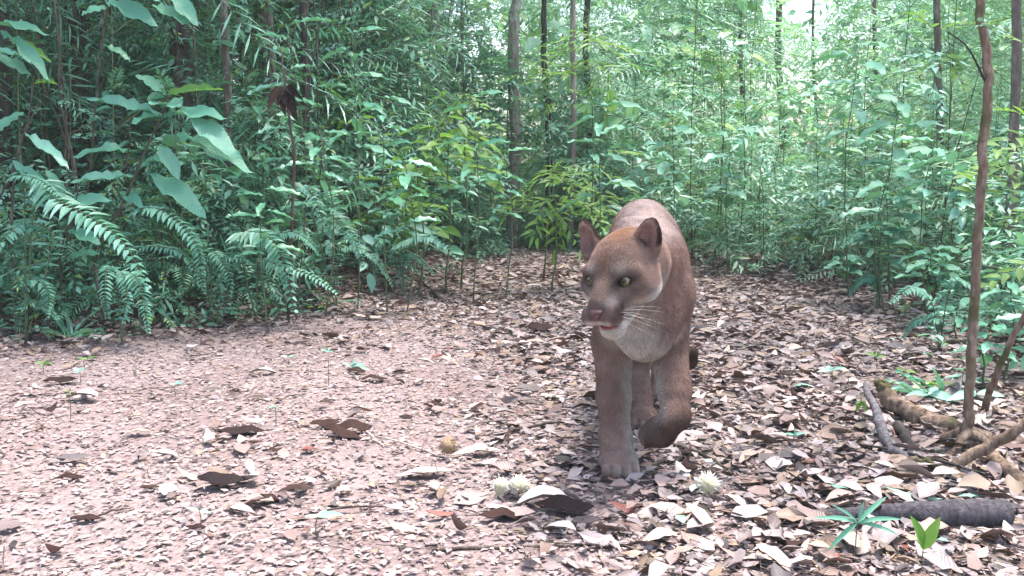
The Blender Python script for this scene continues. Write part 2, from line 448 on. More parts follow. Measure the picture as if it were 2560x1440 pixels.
def scatter_mesh(name, geos, P, D, S, mats, tints, ups=None):
    """joins copies of template geometry: positions P, directions D, scales S"""
    n = len(P); which = RNG.integers(0, len(geos), n)
    Vs, Qs, Ts, uvs, tt, mq, mt = [], [], [], [], [], [], []; off = 0
    U = np.tile([0, 0, 1.0], (n, 1)) if ups is None else ups
    X = np.cross(D, U); X /= np.linalg.norm(X, axis=1)[:, None] + 1e-9
    Z = np.cross(X, D)
    for g, G in enumerate(geos):
        k = np.flatnonzero(which == g)
        if not len(k): continue
        V, Q, T, uv, t0, q0, m0 = G
        W = (V[None, :, 0, None] * X[k, None] + V[None, :, 1, None] * D[k, None] + V[None, :, 2, None] * Z[k, None]) * S[k, None, None] + P[k, None]
        nv = len(V); o = off + np.arange(len(k)) * nv
        Vs.append(W.reshape(-1, 3)); Qs.append((Q[None] + o[:, None, None]).reshape(-1, 4)); Ts.append((T[None] + o[:, None, None]).reshape(-1, 3))
        uvs.append(np.tile(uv, (len(k), 1))); tt.append(((t0[None] + tints[k, None]) % 1.0).ravel())
        mq.append(np.tile(q0, len(k))); mt.append(np.tile(m0, len(k))); off += nv * len(k)
    return np_mesh(name, np.concatenate(Vs), np.concatenate(Qs), mats, np.concatenate(tt), np.concatenate(uvs),
                   np.concatenate(mq + mt), T=np.concatenate(Ts))

def height_cap(x, y):
    """how tall the jungle wall stands: low at the trail's edge, rising fast behind"""
    o = out_of_trail(x, y)
    h = 0.25 + 5.5 * sm(0.0, 1.9 - 0.8 * sm(5.5, 7.0, y), o)
    # beyond the end of the trail
    h = np.where(y > 9.0, np.maximum(h, 0.8 + 6.0 * sm(9.0, 11.5, y)), h)
    # the slopes that catch the light: right of the trail and beyond its end
    rt = 0.25 + 1.15 * np.clip(x - right_edge(y), 0, 9) + 1.5 * sm(0.8, 2.0, x - right_edge(y))
    h = np.where(x > right_edge(y), np.minimum(h, rt), h)
    h = np.where((y > 8.9) & (x > -1.2), 0.35 + (1.25 + 1.6 * sm(1.1, 0.3, x)) * (y - 8.8), h)
    # the bright opening in the canopy, straight above the trail's far end
    g = sm(0.050, 0.024, np.abs(x / np.maximum(y, 1) - 0.298))
    h = np.where((y > 5), np.minimum(h, 8.0 - g * (8.0 - (0.786 + 0.14 * y))), h)
    return h
# ------------------------------------------------------------------ the jungle behind: masses nobody could count
def mass(name, n, ybox, xbox, kinds, mats, smin_, smax_, omin=0.15, zmax=6.5, zpow=1.0, zmin=0.0, pal=None):
    P = []
    tot = 0
    while tot < n:
        x = RNG.uniform(*xbox, n); y = RNG.uniform(*ybox, n)
        z = zmin + (zmax - zmin) * RNG.random(n) ** zpow
        cap = height_cap(x, y); o = out_of_trail(x, y)
        ok = (o > omin) | (y > 9.6)
        ok &= z < cap
        ok &= ~((x < -0.9) & (y < 4.8) & (z > 0.42))
        ok &= ~((x < -0.2) & (y < 8) & (o < 0.38) & (RNG.random(n) < 0.7))
        # only where a camera near the trail could look
        ok &= (np.abs(x) < 0.62 * y + 1.0) & (z < 0.786 + 0.30 * y + 0.6)
        clump = vn2(x, y, z)
        ok &= clump > RNG.uniform(-1.1, 0.6, n)
        p = np.stack([x, y, z + gz(x, y)], 1)[ok]; P.append(p); tot += len(p)
    P = np.concatenate(P)[:n]
    D = rand_dirs(n, -0.8, 0.4)
    D[:, 1] -= 0.35; D /= np.linalg.norm(D, axis=1)[:, None]
    U = np.tile([0, -0.25, 1.0], (n, 1)) + RNG.normal(0, 0.35, (n, 3))
    geos = [g for k in kinds for g in SPRAY_LOW[k]]
    t = np.clip(0.12 + 0.18 * vn2(P[:, 0] * 1.7, P[:, 1] * 1.7, P[:, 2] * 1.7) + RNG.uniform(-0.1, 0.2, n), 0, 0.95)
    me = scatter_mesh(name, geos, P, D, RNG.uniform(smin_, smax_, n), mats, t, U)
    return tag(link(name, me), kind='stuff')

_v = np.random.default_rng(11); _VW = [(_v.normal(0, 1, 3) * 2.1, _v.uniform(0, 6.28)) for _ in range(8)]
def vn2(x, y, z): return sum(np.sin(w[0] * x + w[1] * y + w[2] * z + p) for w, p in _VW) / 2.6

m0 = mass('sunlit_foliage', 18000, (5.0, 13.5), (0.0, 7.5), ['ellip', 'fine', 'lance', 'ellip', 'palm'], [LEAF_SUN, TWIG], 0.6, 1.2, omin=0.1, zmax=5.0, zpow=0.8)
tag(m0, 'pale sunlit foliage sloping up to the right and beyond the end of the trail', 'foliage')
m1 = mass('distant_forest', 11500, (9.5, 18), (-12, 12), ['broad', 'ellip', 'lance', 'fine'], [LEAF_SUN, TWIG], 1.4, 2.6, omin=1.2, zmax=7)
tag(m1, 'far mass of pale green jungle foliage closing the end of the trail', 'foliage')
m2 = mass('jungle_foliage', 18000, (4.0, 9.5), (-7, 1.2), ['lance', 'ellip', 'fine', 'ellip', 'fine', 'palm', 'pinna'], [LEAF, TWIG], 0.65, 1.35, omin=0.28, zmax=4.2)
tag(m2, 'dense mass of mixed green foliage filling the space between the shrubs', 'foliage')
m4 = mass('low_ground_plants', 3800, (3.7, 5.8), (-3.6, -0.9), ['fine', 'ellip', 'pinna'], [LEAF, TWIG], 0.45, 0.85, omin=-0.02, zmax=0.7, zpow=1.2)
tag(m4, 'small green plants crowding the left bank around the ferns', 'undergrowth')
m5 = mass('trail_end_thicket', 4200, (7.4, 10.2), (-1.5, 1.0), ['ellip', 'fine', 'lance'], [LEAF, TWIG], 0.7, 1.3, omin=0.03, zmax=3.2)
tag(m5, 'leafy thicket closing the far end of the trail behind the puma', 'foliage')
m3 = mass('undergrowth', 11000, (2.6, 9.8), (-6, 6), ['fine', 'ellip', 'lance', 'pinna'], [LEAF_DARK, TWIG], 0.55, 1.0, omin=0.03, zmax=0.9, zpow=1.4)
tag(m3, 'low dark undergrowth crowding the foot of the plants along both trail edges', 'undergrowth')

def tangle(n):
    """thin leafless stems standing and leaning among the foliage"""
    mb = MB()
    for _ in range(n):
        y = random.uniform(4.4, 9.5); x = random.uniform(-5.5, 5.5)
        if x > 0.3 and random.random() < .92: continue
        if out_of_trail(x, y) < 0.35: continue
        z0 = float(gz(x, y)) - 0.02; h = random.uniform(0.8, 3.6); l = random.gauss(0, 0.14) * h
        pts = curve_pts([(x, y, z0), (x + l * .4 + random.gauss(0, .05), y, z0 + h * .5), (x + l, y + random.gauss(0, .15), z0 + h)], 7, 0.012)
        mb.tube(pts, [random.uniform(0.003, 0.011), 0.002], 4, random.random())
    return tag(link('thin_stems', mb.mesh('thin_stems', [TWIG])), 'tangle of thin bare stems among the jungle foliage', 'stems', kind='stuff')
tangle(420)

# ------------------------------------------------------------------ trees: trunk, limbs, crown
def tree(u, vbase_Y, w_px, label, mat=BARK, lean=0.0, h=6.2, u_top=None, crown=True, vine=False, sprays=('ellip', LEAF)):
    """trunk seen at pixel column u, at distance Y"""
    Y = vbase_Y
    pb = at(u, 700, Y); x = pb.x; z0 = float(gz(x, Y))
    root = empty('tree', (x, Y, z0)); tag(root, label, 'tree', 'trees rising out of the undergrowth')
    r = w_px / F_PX * Y / 2
    xt = (at(u_top, 0, Y).x - x) if u_top is not None else lean
    k = h / 3.0
    mb = MB(); mb.tube(curve_pts([(0, 0, -0.05), (xt * .3 + .02, 0, 1.0), (xt * .75 - .02, 0.02, 2.1), (xt, 0.05, 3.0), (xt * 1.3, .1, h)], 22, r * 0.12), [r * 1.35, r * 1.05, r, r * 0.9, r * .6], 10, 0.5, rough=0.07)
    link('trunk', mb.mesh('trunk', [mat]), root)
    if vine:
        mb = MB()
        for q in range(4):
            pts = []
            for t in np.linspace(0, 1, 26):
                a = q * 1.7 + t * (1.2 + 0.9 * q) * (1 if q % 2 else -1) + 0.9 * math.sin(t * 7 + 2 * q); zz = 0.1 + t * 1.9
                pts.append((xt * zz / 3 + (r * 1.1) * math.cos(a), (r * 1.1) * math.sin(a), zz))
            mb.tube(pts, 0.004 + 0.002 * (q % 2), 5, 0.5, rough=.3)
        link('vine', mb.mesh('vine', [BARK_PALE]), root)
    if crown:
        for q in range(6):
            a = q * 1.05 + random.uniform(-.3, .3); zz = h * (0.62 + 0.06 * q); L = random.uniform(0.8, 1.5)
            b0 = Vector((xt * zz / 3 if zz < 3 else xt * (1 + (zz - 3) * .1), 0.03, zz)); b1 = b0 + Vector((math.cos(a) * L, math.sin(a) * L, L * .45))
            mb = MB(); mb.tube(curve_pts([b0, (b0 + b1) / 2 + Vector((0, 0, .1)), b1], 7, .02), [r * .35, r * .1], 6)
            link('branch', mb.mesh('branch', [mat]), root)
        n = 60
        P = np.stack([RNG.normal(xt, 0.75, n), RNG.normal(0, 0.75, n), RNG.normal(h * 0.93, 0.55, n)], 1)
        geos = SPRAY_LOW[sprays[0]]
        me = scatter_mesh('crown', geos, P, rand_dirs(n), RNG.uniform(2.0, 3.2, n), [sprays[1], TWIG], RNG.uniform(0, .5, n))
        tag(link('crown', me, root), kind='stuff')
    return root

TREES = [  # u, Y, width px, label, material, u_top
    (205, 5.9, 42, 'dark upright trunk with a leafy crown, second from the left edge', BARK_DARK, 198, False),
    (20, 5.4, 34, 'dark trunk half hidden by leaves at the far left edge', BARK_DARK, 12, False),
    (452, 5.7, 46, 'thickest dark trunk, behind the large-leaved sapling', BARK_DARK, 468, False),
    (566, 5.6, 17, 'straight slim grey-brown trunk reaching the ground beside the ferns', BARK, 574, False),
    (668, 6.6, 32, 'brown trunk in the gap right of the slim grey-brown trunk', BARK, 680, False),
    (760, 6.3, 18, 'thin dark trunk left of the drooping dead leaves', BARK_DARK, 772, False),
    (905, 7.9, 26, 'slightly leaning brown trunk behind the glossy leaves', BARK, 968, False),
    (1092, 9.3, 30, 'smooth pale grey trunk top left of the vine-wrapped tree', BARK_PALE, 1090, False),
    (1276, 9.6, 28, 'pale brown tree whose lower trunk is wrapped in vines', BARK_PALE, 1294, True),
    (1368, 9.8, 14, 'slim dark trunk just right of the vine-wrapped tree', BARK_DARK, 1362, False),
    (1424, 9.3, 13, 'thin pale grey trunk standing above the puma\'s far ear', BARK_PALE, 1440, False),
    (1462, 9.9, 16, 'dark trunk forking behind the hanging bamboo-like leaves', BARK_DARK, 1474, False),
    (1160, 9.7, 8, 'very thin brown trunk between the pale grey and the vine-wrapped tree', BARK_PALE, 1160, False),
    (2333, 6.8, 16, 'thin grey trunk left of the tan foreground sapling', BARK, 2338, False),
    (2512, 4.9, 24, 'greyish trunk with rough bark right of the tan foreground sapling', BARK, 2532, False),
    (1950, 12.5, 16, 'faint distant trunk beneath the bright canopy opening', BARK, 1950, False),
    (2034, 12.0, 7, 'thread-thin distant trunk crossing the bright canopy opening', BARK, 2036, False),
    (1848, 11.5, 9, 'faint distant trunk left of the bright canopy opening', BARK, 1856, False),
    (2180, 10.5, 10, 'distant brown trunk right of the bright canopy opening', BARK, 2190, False),
]
for (u, Y, w, lab, mat, ut, vine) in TREES:
    t = tree(u, Y, w, lab, mat, u_top=ut, vine=vine, crown=(Y < 10 and u not in (1368, 1160)), sprays=(random.choice(['ellip', 'lance', 'broad']), LEAF))

# ------------------------------------------------------------------ shrubs: stem, branches, leafy sprays
def shrub(x, y, h, n, kind, mat, label, group, spread=0.45, sc=1.0, lean=(0, 0), zlow=0.2):
    z0 = float(gz(x, y))
    root = empty('shrub', (x, y, z0)); tag(root, label, 'shrub', group)
    top = np.array([lean[0] * h, lean[1] * h, h])
    mb = MB(); st = curve_pts([(0, 0, -0.03), top * 0.45 + RNG.normal(0, .03, 3), top], 9, 0.008)
    mb.tube(st, [0.003 + 0.0015 * h, 0.0015], 6)
    br = []
    for i in range(max(3, int(h * 3))):
        t = random.uniform(zlow, 0.95); b0 = st[int(t * 8)]
        a = random.uniform(0, 6.28); L = spread * (1.1 - 0.6 * t) * random.uniform(.6, 1.1)
        b1 = b0 + np.array([math.cos(a) * L, math.sin(a) * L, L * random.uniform(0.1, 0.7)])
        pts = curve_pts([b0, (b0 + b1) / 2 + (0, 0, .04), b1], 5); mb.tube(pts, [0.004, 0.0015], 4); br.append(pts)
    link('stem', mb.mesh('stem', [STEM]), root)
    for i in range(n):
        if i % 3 == 0: p = st[random.randint(3, 8)]
        else: b = random.choice(br); p = b[random.randint(1, 4)]
        d = Vector((random.gauss(0, 1), random.gauss(-0.25, 1), random.uniform(-0.5, 0.5))).normalized()
        s = sc * random.uniform(0.75, 1.2)
        R = frame(d, (random.gauss(0, .25), random.gauss(-.15, .25), 1)).to_4x4()
        link('leaf_spray', spray_mesh(kind, random.randint(0, 3), mat), root, Matrix.Translation(Vector(p)) @ R @ Matrix.Scale(s, 4))
    return root

WORDS = {'lance': 'long narrow leaves', 'ellip': 'small oval leaves', 'broad': 'broad pointed leaves', 'fine': 'fine small leaves', 'palm': 'arching palm-like fronds'}
def side_words(x, y):
    o = 'left' if x < left_edge(y) else 'right'
    return o
LAND = [(205, 'the leftmost dark trunk'), (452, 'the thickest dark trunk'), (566, 'the slim straight trunk'), (716, 'the hanging dead leaves'),
        (905, 'the leaning brown trunk'), (1092, 'the smooth pale grey trunk'), (1276, 'the vine-wrapped tree'), (1430, 'the thin pale trunk'),
        (1620, 'the puma\'s back'), (1850, 'the faint far trunk'), (2000, 'the bright canopy opening'), (2180, 'the distant brown trunk'),
        (2333, 'the thin grey trunk'), (2440, 'the tan foreground sapling'), (2550, 'the right edge')]
def image_u(x, y): return 1280 + F_PX * x / (y * 1.007)
USED = set()
def shrub_label(mn, kind, x, y, h):
    u = image_u(x, y); lu, nm = min(LAND, key=lambda q: abs(q[0] - u))
    rel = 'in line with' if abs(u - lu) < 22 else ('left of' if u < lu else 'right of')
    size = 'knee-high' if h < .7 else ('waist-high' if h < 1.2 else ('head-high' if h < 2 else 'tall'))
    opts = [f'{size} {mn} shrub with {WORDS[kind]} {rel} {nm}']
    for dd in ('crowded ' if y < 6.5 else 'distant ', 'leaning ', 'sparse ', 'bushy '):
        opts.append(dd + opts[0])
    for o in opts:
        if o not in USED: USED.add(o); return o
    return opts[-1]
def shrub_row():
    spots = []
    tries = 0
    while len(spots) < 120 and tries < 9000:
        tries += 1
        y = random.uniform(3.0, 9.6); x = random.uniform(-5, 5)
        o = float(out_of_trail(x, y))
        if not (0.22 < o < 2.3) and not (y > 9.1 and abs(x) < 2.5): continue
        if abs(x) > 0.56 * y + .1: continue
        if x < 0 and y < 4.6: continue
        if x > 0 and y < 3.7: continue
        if min([math.hypot(x - a, y - b) for a, b, _ in spots] + [9]) < 0.36: continue
        spots.append((x, y, o))
    for i, (x, y, o) in enumerate(spots):
        kind = random.choices(['lance', 'ellip', 'broad', 'fine', 'palm'], [4, 4, 2, 4, 1.0])[0]
        pale = x > 0.6 and y > 5  # paler leaves stand in for the stronger light on the right
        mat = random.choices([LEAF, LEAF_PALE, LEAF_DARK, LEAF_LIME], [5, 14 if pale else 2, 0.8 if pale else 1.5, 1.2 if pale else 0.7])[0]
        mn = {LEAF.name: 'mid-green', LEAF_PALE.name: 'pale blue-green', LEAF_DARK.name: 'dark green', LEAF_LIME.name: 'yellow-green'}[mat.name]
        h = min(0.5 + o * 1.5, 3.3) * random.uniform(0.7, 1.1)
        if y > 9.1: h = random.uniform(1.2, 2.6)
        if abs(x / y - 0.30) < 0.06: h = min(h, 0.10 * y + 0.5)
        sd = 'left of the trail' if x < left_edge(y) + 0.1 and x < 0.3 else ('right of the trail' if y < 9 else 'beyond the trail\'s end')
        shrub(x, y, h, int(14 + 10 * h), kind, mat, shrub_label(mn, kind, x, y, h), f'shrubs {sd}', 0.35 + 0.12 * h, random.uniform(.75, 1.05) if y < 6 else random.uniform(.9, 1.2))
shrub_row()

# bright yellow-green sprays seen in the middle distance
for (u, v, Y, kind) in [(1480, 420, 6.6, 'lance'), (1470, 90, 6.4, 'lance'), (1360, 190, 7.0, 'fine'), (1040, 450, 6.0, 'fine'), (1150, 270, 6.4, 'ellip'),
                        (1800, 120, 8.0, 'fine'), (1860, 190, 8.2, 'fine'), (1110, 330, 6.2, 'broad'), (2080, 500, 7.6, 'broad'), (1380, 470, 6.3, 'lance')]:
    p = at(u, v, Y); z0 = float(gz(p.x, Y)); h = p.z - z0
    where = {1480: 'hanging just above the puma', 1470: 'high beside the forked dark trunk', 1360: 'behind the vine-wrapped tree', 1040: 'low, left of centre',
             1150: 'mid-height at the centre', 1800: 'high, left of the canopy opening', 1860: 'below the canopy opening', 1110: 'with broad leaves at the centre',
             2080: 'behind the right trail edge', 1380: 'just left of the puma'}[u]
    root = empty('sapling', (p.x, Y, z0)); tag(root, f'slender yellow-green sapling {where}', 'sapling', 'yellow-green saplings')
    mb = MB(); mb.tube(curve_pts([(0, 0, 0), (0.04, 0.03, h * .5), (0, 0, h + .1)], 8, .006), [0.008, 0.003], 5); link('stem', mb.mesh('stem', [STEM]), root)
    for i in range(15):
        d = Vector((random.gauss(0, 1), random.gauss(-.2, .7), random.uniform(-.7, .15))).normalized()
        R = frame(d, (random.gauss(0, .2), -.2, 1)).to_4x4()
        link('leaf_spray', spray_mesh(kind, random.randint(0, 3), LEAF_LIME), root, Matrix.Translation((random.gauss(0, .07), random.gauss(0, .05), h + random.uniform(-.25, .15))) @ R @ Matrix.Scale(random.uniform(.9, 1.3), 4))

# ------------------------------------------------------------------ large-leaved sapling at the left and its neighbours
BIG = [leaf_mesh('leaf', m, t, L=1, W=1, n=12, fold=f, droop=d, peak=0.52, wav=0.085, seed=i) for i, (m, t, f, d) in
       enumerate([(LEAF_BIG, .2, .10, .18), (LEAF_BIG, .5, .06, .30), (LEAF_BIG, .8, .14, .10), (LEAF, .4, .10, .2), (LEAF_LIME, .3, .12, .25), (LEAF_DARK, .5, .1, .2)])]
def big_plant(name, label, cat, Y, base, stem, leaves, group=None, stemmat=None, rad=(0.0075, 0.003)):
    """leaves: (u0,v0,dY0,u1,v1,dY1,width px,mesh index)"""
    b = at(base[0], base[1], Y + (base[2] if len(base) > 2 else 0)); b.z = float(gz(b.x, b.y)) - .01
    root = empty(name, b); tag(root, label, cat, group)
    pts = [b] + [at(u, v, Y + d) for u, v, d in stem]
    mb = MB(); mb.tube(curve_pts([p - b for p in pts], 4 * len(pts)), rad, 7); link('stem', mb.mesh('stem', [stemmat or TWIG]), root)
    for (u0, v0, d0, u1, v1, d1, w, k) in leaves:
        p0, p1 = at(u0, v0, Y + d0), at(u1, v1, Y + d1)
        place_leaf(BIG[k], p0, p1, root, wscale=1.15 * w / F_PX * Y, roll=random.uniform(-.25, .25), up=(0, -0.55, 1))
    return root
big_plant('sapling', 'tall sapling with very large pale green leaves spreading from its top', 'sapling', 4.6, (262, 800),
          [(240, 640, 0), (312, 500, 0), (345, 420, 0), (385, 330, 0), (410, 280, 0), (418, 232, 0)],
          [(410, 288, 0, 565, 280, -.10, 52, 0), (470, 286, -.04, 596, 378, -.16, 56, 1), (408, 290, 0, 326, 298, -.12, 56, 0), (412, 290, 0, 212, 240, .05, 34, 2),
           (418, 238, 0, 340, 185, -.05, 40, 2), (418, 238, 0, 555, 212, -.03, 20, 4), (418, 235, 0, 338, 178, .06, 16, 4), (415, 260, .02, 450, 262, -.05, 60, 2),
           (412, 262, 0, 376, 258, -.1, 44, 2), (438, 334, .0, 634, 415, -.12, 54, 0), (372, 432, 0, 516, 522, -.14, 60, 1), (350, 416, 0, 436, 382, .05, 42, 0),
           (398, 364, 0, 448, 446, -.1, 40, 2), (330, 374, .1, 180, 380, -.05, 42, 0), (338, 440, 0, 172, 452, -.1, 34, 2), (300, 480, .05, 355, 510, -.1, 30, 0)])
big_plant('sapling', 'left-edge sapling with arching leaves and bright yellow tips', 'sapling', 4.45, (60, 830),
          [(30, 640, 0), (38, 420, 0), (70, 300, 0), (85, 190, 0)],
          [(80, 190, 0, -40, 120, 0, 34, 0), (85, 210, 0, 140, 200, -.1, 20, 4), (-30, 60, 0, 122, 74, -.05, 28, 0), (0, 75, 0, 130, 190, -.1, 34, 0), (20, 100, .05, 128, 145, 0, 24, 4),
           (-60, 130, 0, 50, 128, -.1, 24, 3), (60, 330, 0, 180, 420, -.1, 30, 3), (30, 400, 0, 158, 520, -.08, 34, 0), (60, 280, .05, -20, 330, 0, 40, 3)])
big_plant('sapling', 'leafy sapling overhanging the top left with broad drooping leaves', 'sapling', 4.6, (150, 815, .2),
          [(215, 500, .2), (240, 250, .1), (260, 60, 0), (280, -60, 0)],
          [(262, 0, 0, 392, 52, -.1, 46, 0), (290, -40, 0, 402, -10, -.1, 40, 0), (270, 20, 0, 200, 30, 0, 34, 3), (380, 10, .1, 480, 60, 0, 34, 3), (420, -20, .1, 495, 55, 0, 40, 0),
           (260, 110, .05, 330, 150, 0, 26, 3)])
big_plant('sapling', 'low sapling with two wide glossy leaves among the ferns', 'sapling', 4.5, (165, 830, 0.1),
          [(150, 660, .05), (168, 560, 0)],
          [(168, 510, 0, 275, 492, -.05, 34, 0), (170, 576, 0, 250, 602, -.1, 34, 0), (160, 500, 0, 118, 420, 0, 30, 0), (168, 640, 0, 250, 630, -.05, 26, 3), (150, 640, 0, 60, 700, 0, 26, 3)])
# drooping brown dead leaves hanging in the shrubs
b = at(716, 700, 4.9); b.z = float(gz(b.x, b.y))
root = empty('sapling', b); tag(root, 'bare sapling carrying a bunch of dark brown hanging dead leaves', 'sapling')
mb = MB(); mb.tube(curve_pts([(0, 0, 0), at(735, 420, 4.9) - b, at(712, 215, 4.9) - b, at(700, 120, 4.95) - b], 14, .004), [0.010, .004], 6); link('stem', mb.mesh('stem', [TWIG]), root)
DEAD = leaf_mesh('leaf', BROWN_LEAF, .5, L=1, W=1, n=6, fold=.25, droop=.12, wav=.08, seed=4)
for (u0, v0, u1, v1, w) in [(705, 215, 668, 272, 26), (714, 218, 742, 300, 34), (708, 222, 712, 290, 26), (716, 216, 758, 250, 20), (712, 225, 690, 262, 18)]:
    place_leaf(DEAD, at(u0, v0, 4.88), at(u1, v1, 4.8), root, wscale=w / F_PX * 4.85, up=(0, -1, .3))

# large individual leaves scattered through the mid shrubs
def leafy_stem(u, v, Y, n, L, wr, k, label, spread=1.0, hang=0.25):
    p = at(u, v, Y); z0 = float(gz(p.x, Y)); root = empty('understory_plant', (p.x, Y, z0)); tag(root, label, 'plant')
    h = p.z - z0
    mb = MB(); mb.tube(curve_pts([(0, 0, -.02), (random.gauss(0, .04), .02, h * .5), (0, 0, h)], 9, .004), [0.005, .002], 5); link('stem', mb.mesh('stem', [STEM]), root)
    for i in range(n):
        a = i * 2.4 + random.uniform(-.3, .3); t = 1 - 0.5 * i / n
        q = Vector((p.x, Y, z0 + h * t)); ll = L * random.uniform(.75, 1.15)
        d = Vector((math.cos(a) * spread, math.sin(a) * .8 - .2, random.uniform(-.1, .5) - hang)).normalized()
        place_leaf(BIG[k if random.random() < .8 else 3], q, q + d * ll, root, wscale=ll * wr, up=(0, -.3, 1))
    return root
for (u, v, Y, n, L, wr, k, lab) in [
    (1500, 260, 5.9, 10, .26, .22, 0, 'understory plant with long glossy leaves above and left of the puma'),
    (960, 240, 5.2, 11, .22, .22, 0, 'understory plant with narrow shining leaves at upper centre-left'),
    (800, 330, 5.0, 12, .20, .24, 3, 'understory plant with dull green leaves right of the hanging dead leaves'),
    (1180, 240, 5.8, 10, .26, .20, 0, 'understory plant with drooping leaves left of the vine-wrapped tree'),
    (1010, 400, 5.2, 10, .20, .34, 3, 'understory plant with dark oval leaves at the centre'),
    (1260, 380, 5.9, 10, .18, .26, 0, 'understory plant with small shining leaves beneath the vine-wrapped tree'),
    (660, 470, 4.7, 10, .18, .26, 3, 'understory plant over the middle ferns'),
    (880, 80, 5.4, 10, .24, .26, 0, 'understory plant with broad leaves near the top edge, left of centre'),
    (720, 60, 5.3, 10, .22, .28, 3, 'understory plant near the top edge above the hanging dead leaves'),
    (1680, 280, 6.8, 12, .22, .4, 0, 'understory plant with grey-green leaves above the puma\'s back'),
    (1830, 330, 7.4, 12, .24, .45, 0, 'understory plant with wide pale leaves right of the puma'),
    (2150, 110, 6.0, 14, .30, .32, 0, 'understory plant with wide shining leaves left of the top of the tan sapling'),
    (2250, 210, 5.8, 12, .26, .34, 0, 'understory plant with pale leaves halfway up beside the tan sapling'),
    (2230, 400, 5.4, 14, .24, .30, 0, 'understory plant with spreading leaves left of the tan sapling'),
    (2340, 330, 5.2, 12, .24, .30, 3, 'understory plant with dark leaves just left of the tan sapling'),
    (2200, 560, 5.6, 12, .18, .32, 0, 'low understory plant at the right edge of the trail'),
    (2330, 620, 4.8, 12, .18, .30, 0, 'low understory plant left of the foot of the tan sapling'),
    (2110, 640, 6.3, 12, .16, .45, 0, 'knee-high plant with round leaves where the trail bends'),
    (2520, 680, 3.5, 12, .13, .30, 0, 'understory plant at the right edge behind the leaning branch'),
    (2480, 800, 3.3, 12, .13, .34, 0, 'low plant behind the foot of the tan sapling'),
    (2400, 760, 4.3, 12, .15, .30, 0, 'small plant between the trail and the tan sapling')]:
    leafy_stem(u, v, Y, n, L, wr, k, lab)

# ------------------------------------------------------------------ ferns: fronds of paired leaflets
PINNA = [leaf_mesh('leaflet', m, t, L=1, W=1, n=4, fold=.15, droop=.22, peak=.28, seed=9) for m, t in ((LEAF_PALE, .9), (LEAF_BIG, .6), (LEAF, .5))]
def frond(root, P, width, k, n=22, single=True):
    """P: world points along the rib; width in metres"""
    b = root.location
    C_ = curve_pts(P, n + 6); T_ = np.gradient(C_, axis=0)
    mb = MB(); mb.tube([c - np.array(b) for c in C_], [0.003, 0.001], 5); fr = link('frond', mb.mesh('frond', [STEM]), root)
    if not single:
        mbl = MB()
    for i in range(3, n + 5):
        t = i / (n + 5); w0 = width / 2 * (min(1, t / 0.25) ** 0.6) * (1 - max(0, (t - .45) / .6) ** 1.2) + 0.006
        tg = Vector(T_[i]).normalized()
        side = tg.cross(Vector((0, -0.35, 1)));
        if side.length < .1: side = Vector((1, 0, 0))
        side.normalize()
        for s in (-1, 1):
            if random.random() < .06: continue
            w = w0 * random.uniform(.72, 1.12)
            d = (side * s + tg * random.uniform(.22, .55) + Vector((0, random.uniform(-.15, .15), -.18 + random.uniform(-.2, .12)))).normalized()
            p0 = Vector(C_[i]) - b; wl = max(0.014, width * .15)
            R = frame(d, (0, -.35, 1)).to_4x4()
            M = Matrix.Translation(p0) @ R @ Matrix.Diagonal((wl, w, (wl + w) / 2, 1))
            if single: link('leaflet', PINNA[k], fr, M)
            else:
                V, Q, T, uv = leaf_geo(n=4, W=1, fold=.15, droop=.22, peak=.28)
                V = np.array([M @ Vector(v) for v in V]); mbl.add(V, Q, 0.4, uv, 0, T)
    if not single: tag(link('leaflets', mbl.mesh('leaflets', [PINNA[k].materials[0]]), fr), kind='stuff')
    return fr
def fern(label, base, Y, fronds, hero=True):
    b = at(base[0], base[1], Y); b.z = float(gz(b.x, b.y))
    root = empty('fern', b); tag(root, label, 'fern', 'ferns along the left trail edge' if b.x < 0.5 else None)
    for (pts, w, k) in fronds:
        P = [b] + [at(u, v, Y + d) for u, v, d in pts]
        frond(root, P, w / F_PX * Y, k, n=30 if hero else 14)
fern('largest fern, its broad pale frond arching down over the trail edge at left', (60, 800), 4.3,
     [([(90, 480, .1), (150, 505, .0), (230, 545, -.1), (310, 610, -.15), (382, 735, -.2)], 120, 0),
      ([(60, 470, .1), (40, 440, .1), (100, 450, 0), (160, 500, -.1)], 60, 1),
      ([(130, 600, .1), (60, 560, .1), (10, 600, 0), (-30, 680, 0)], 80, 1)])
fern('fern behind the largest one, with a half-hidden drooping frond', (350, 790), 4.5,
     [([(330, 560, .1), (380, 520, 0), (440, 550, -.05), (490, 610, -.1), (510, 690, -.1)], 80, 1),
      ([(340, 640, .1), (420, 620, 0), (470, 650, 0), (505, 720, 0)], 50, 1)])
fern('low fern with three hanging fronds at the foot of the left bank', (300, 780), 4.3,
     [([(290, 700, .05), (270, 670, 0), (262, 740, -.1), (270, 800, -.12)], 60, 1), ([(300, 700, .05), (310, 690, 0), (318, 740, -.1), (308, 812, -.1)], 56, 1),
      ([(320, 700, 0), (345, 700, -.05), (360, 760, -.1), (372, 840, -.15)], 66, 1)])
fern('middle fern with a long pale frond hanging to the leaf litter', (640, 760), 4.85,
     [([(600, 620, .1), (620, 580, 0), (680, 600, -.05), (715, 680, -.12), (738, 795, -.2)], 110, 0),
      ([(650, 660, .05), (700, 665, 0), (780, 690, -.1), (850, 738, -.15)], 60, 0),
      ([(600, 640, .1), (580, 660, 0), (560, 660, -.05), (550, 720, -.1), (560, 790, -.1)], 50, 1),
      ([(650, 620, .05), (720, 580, .05), (770, 600, 0), (800, 640, 0)], 56, 1)])
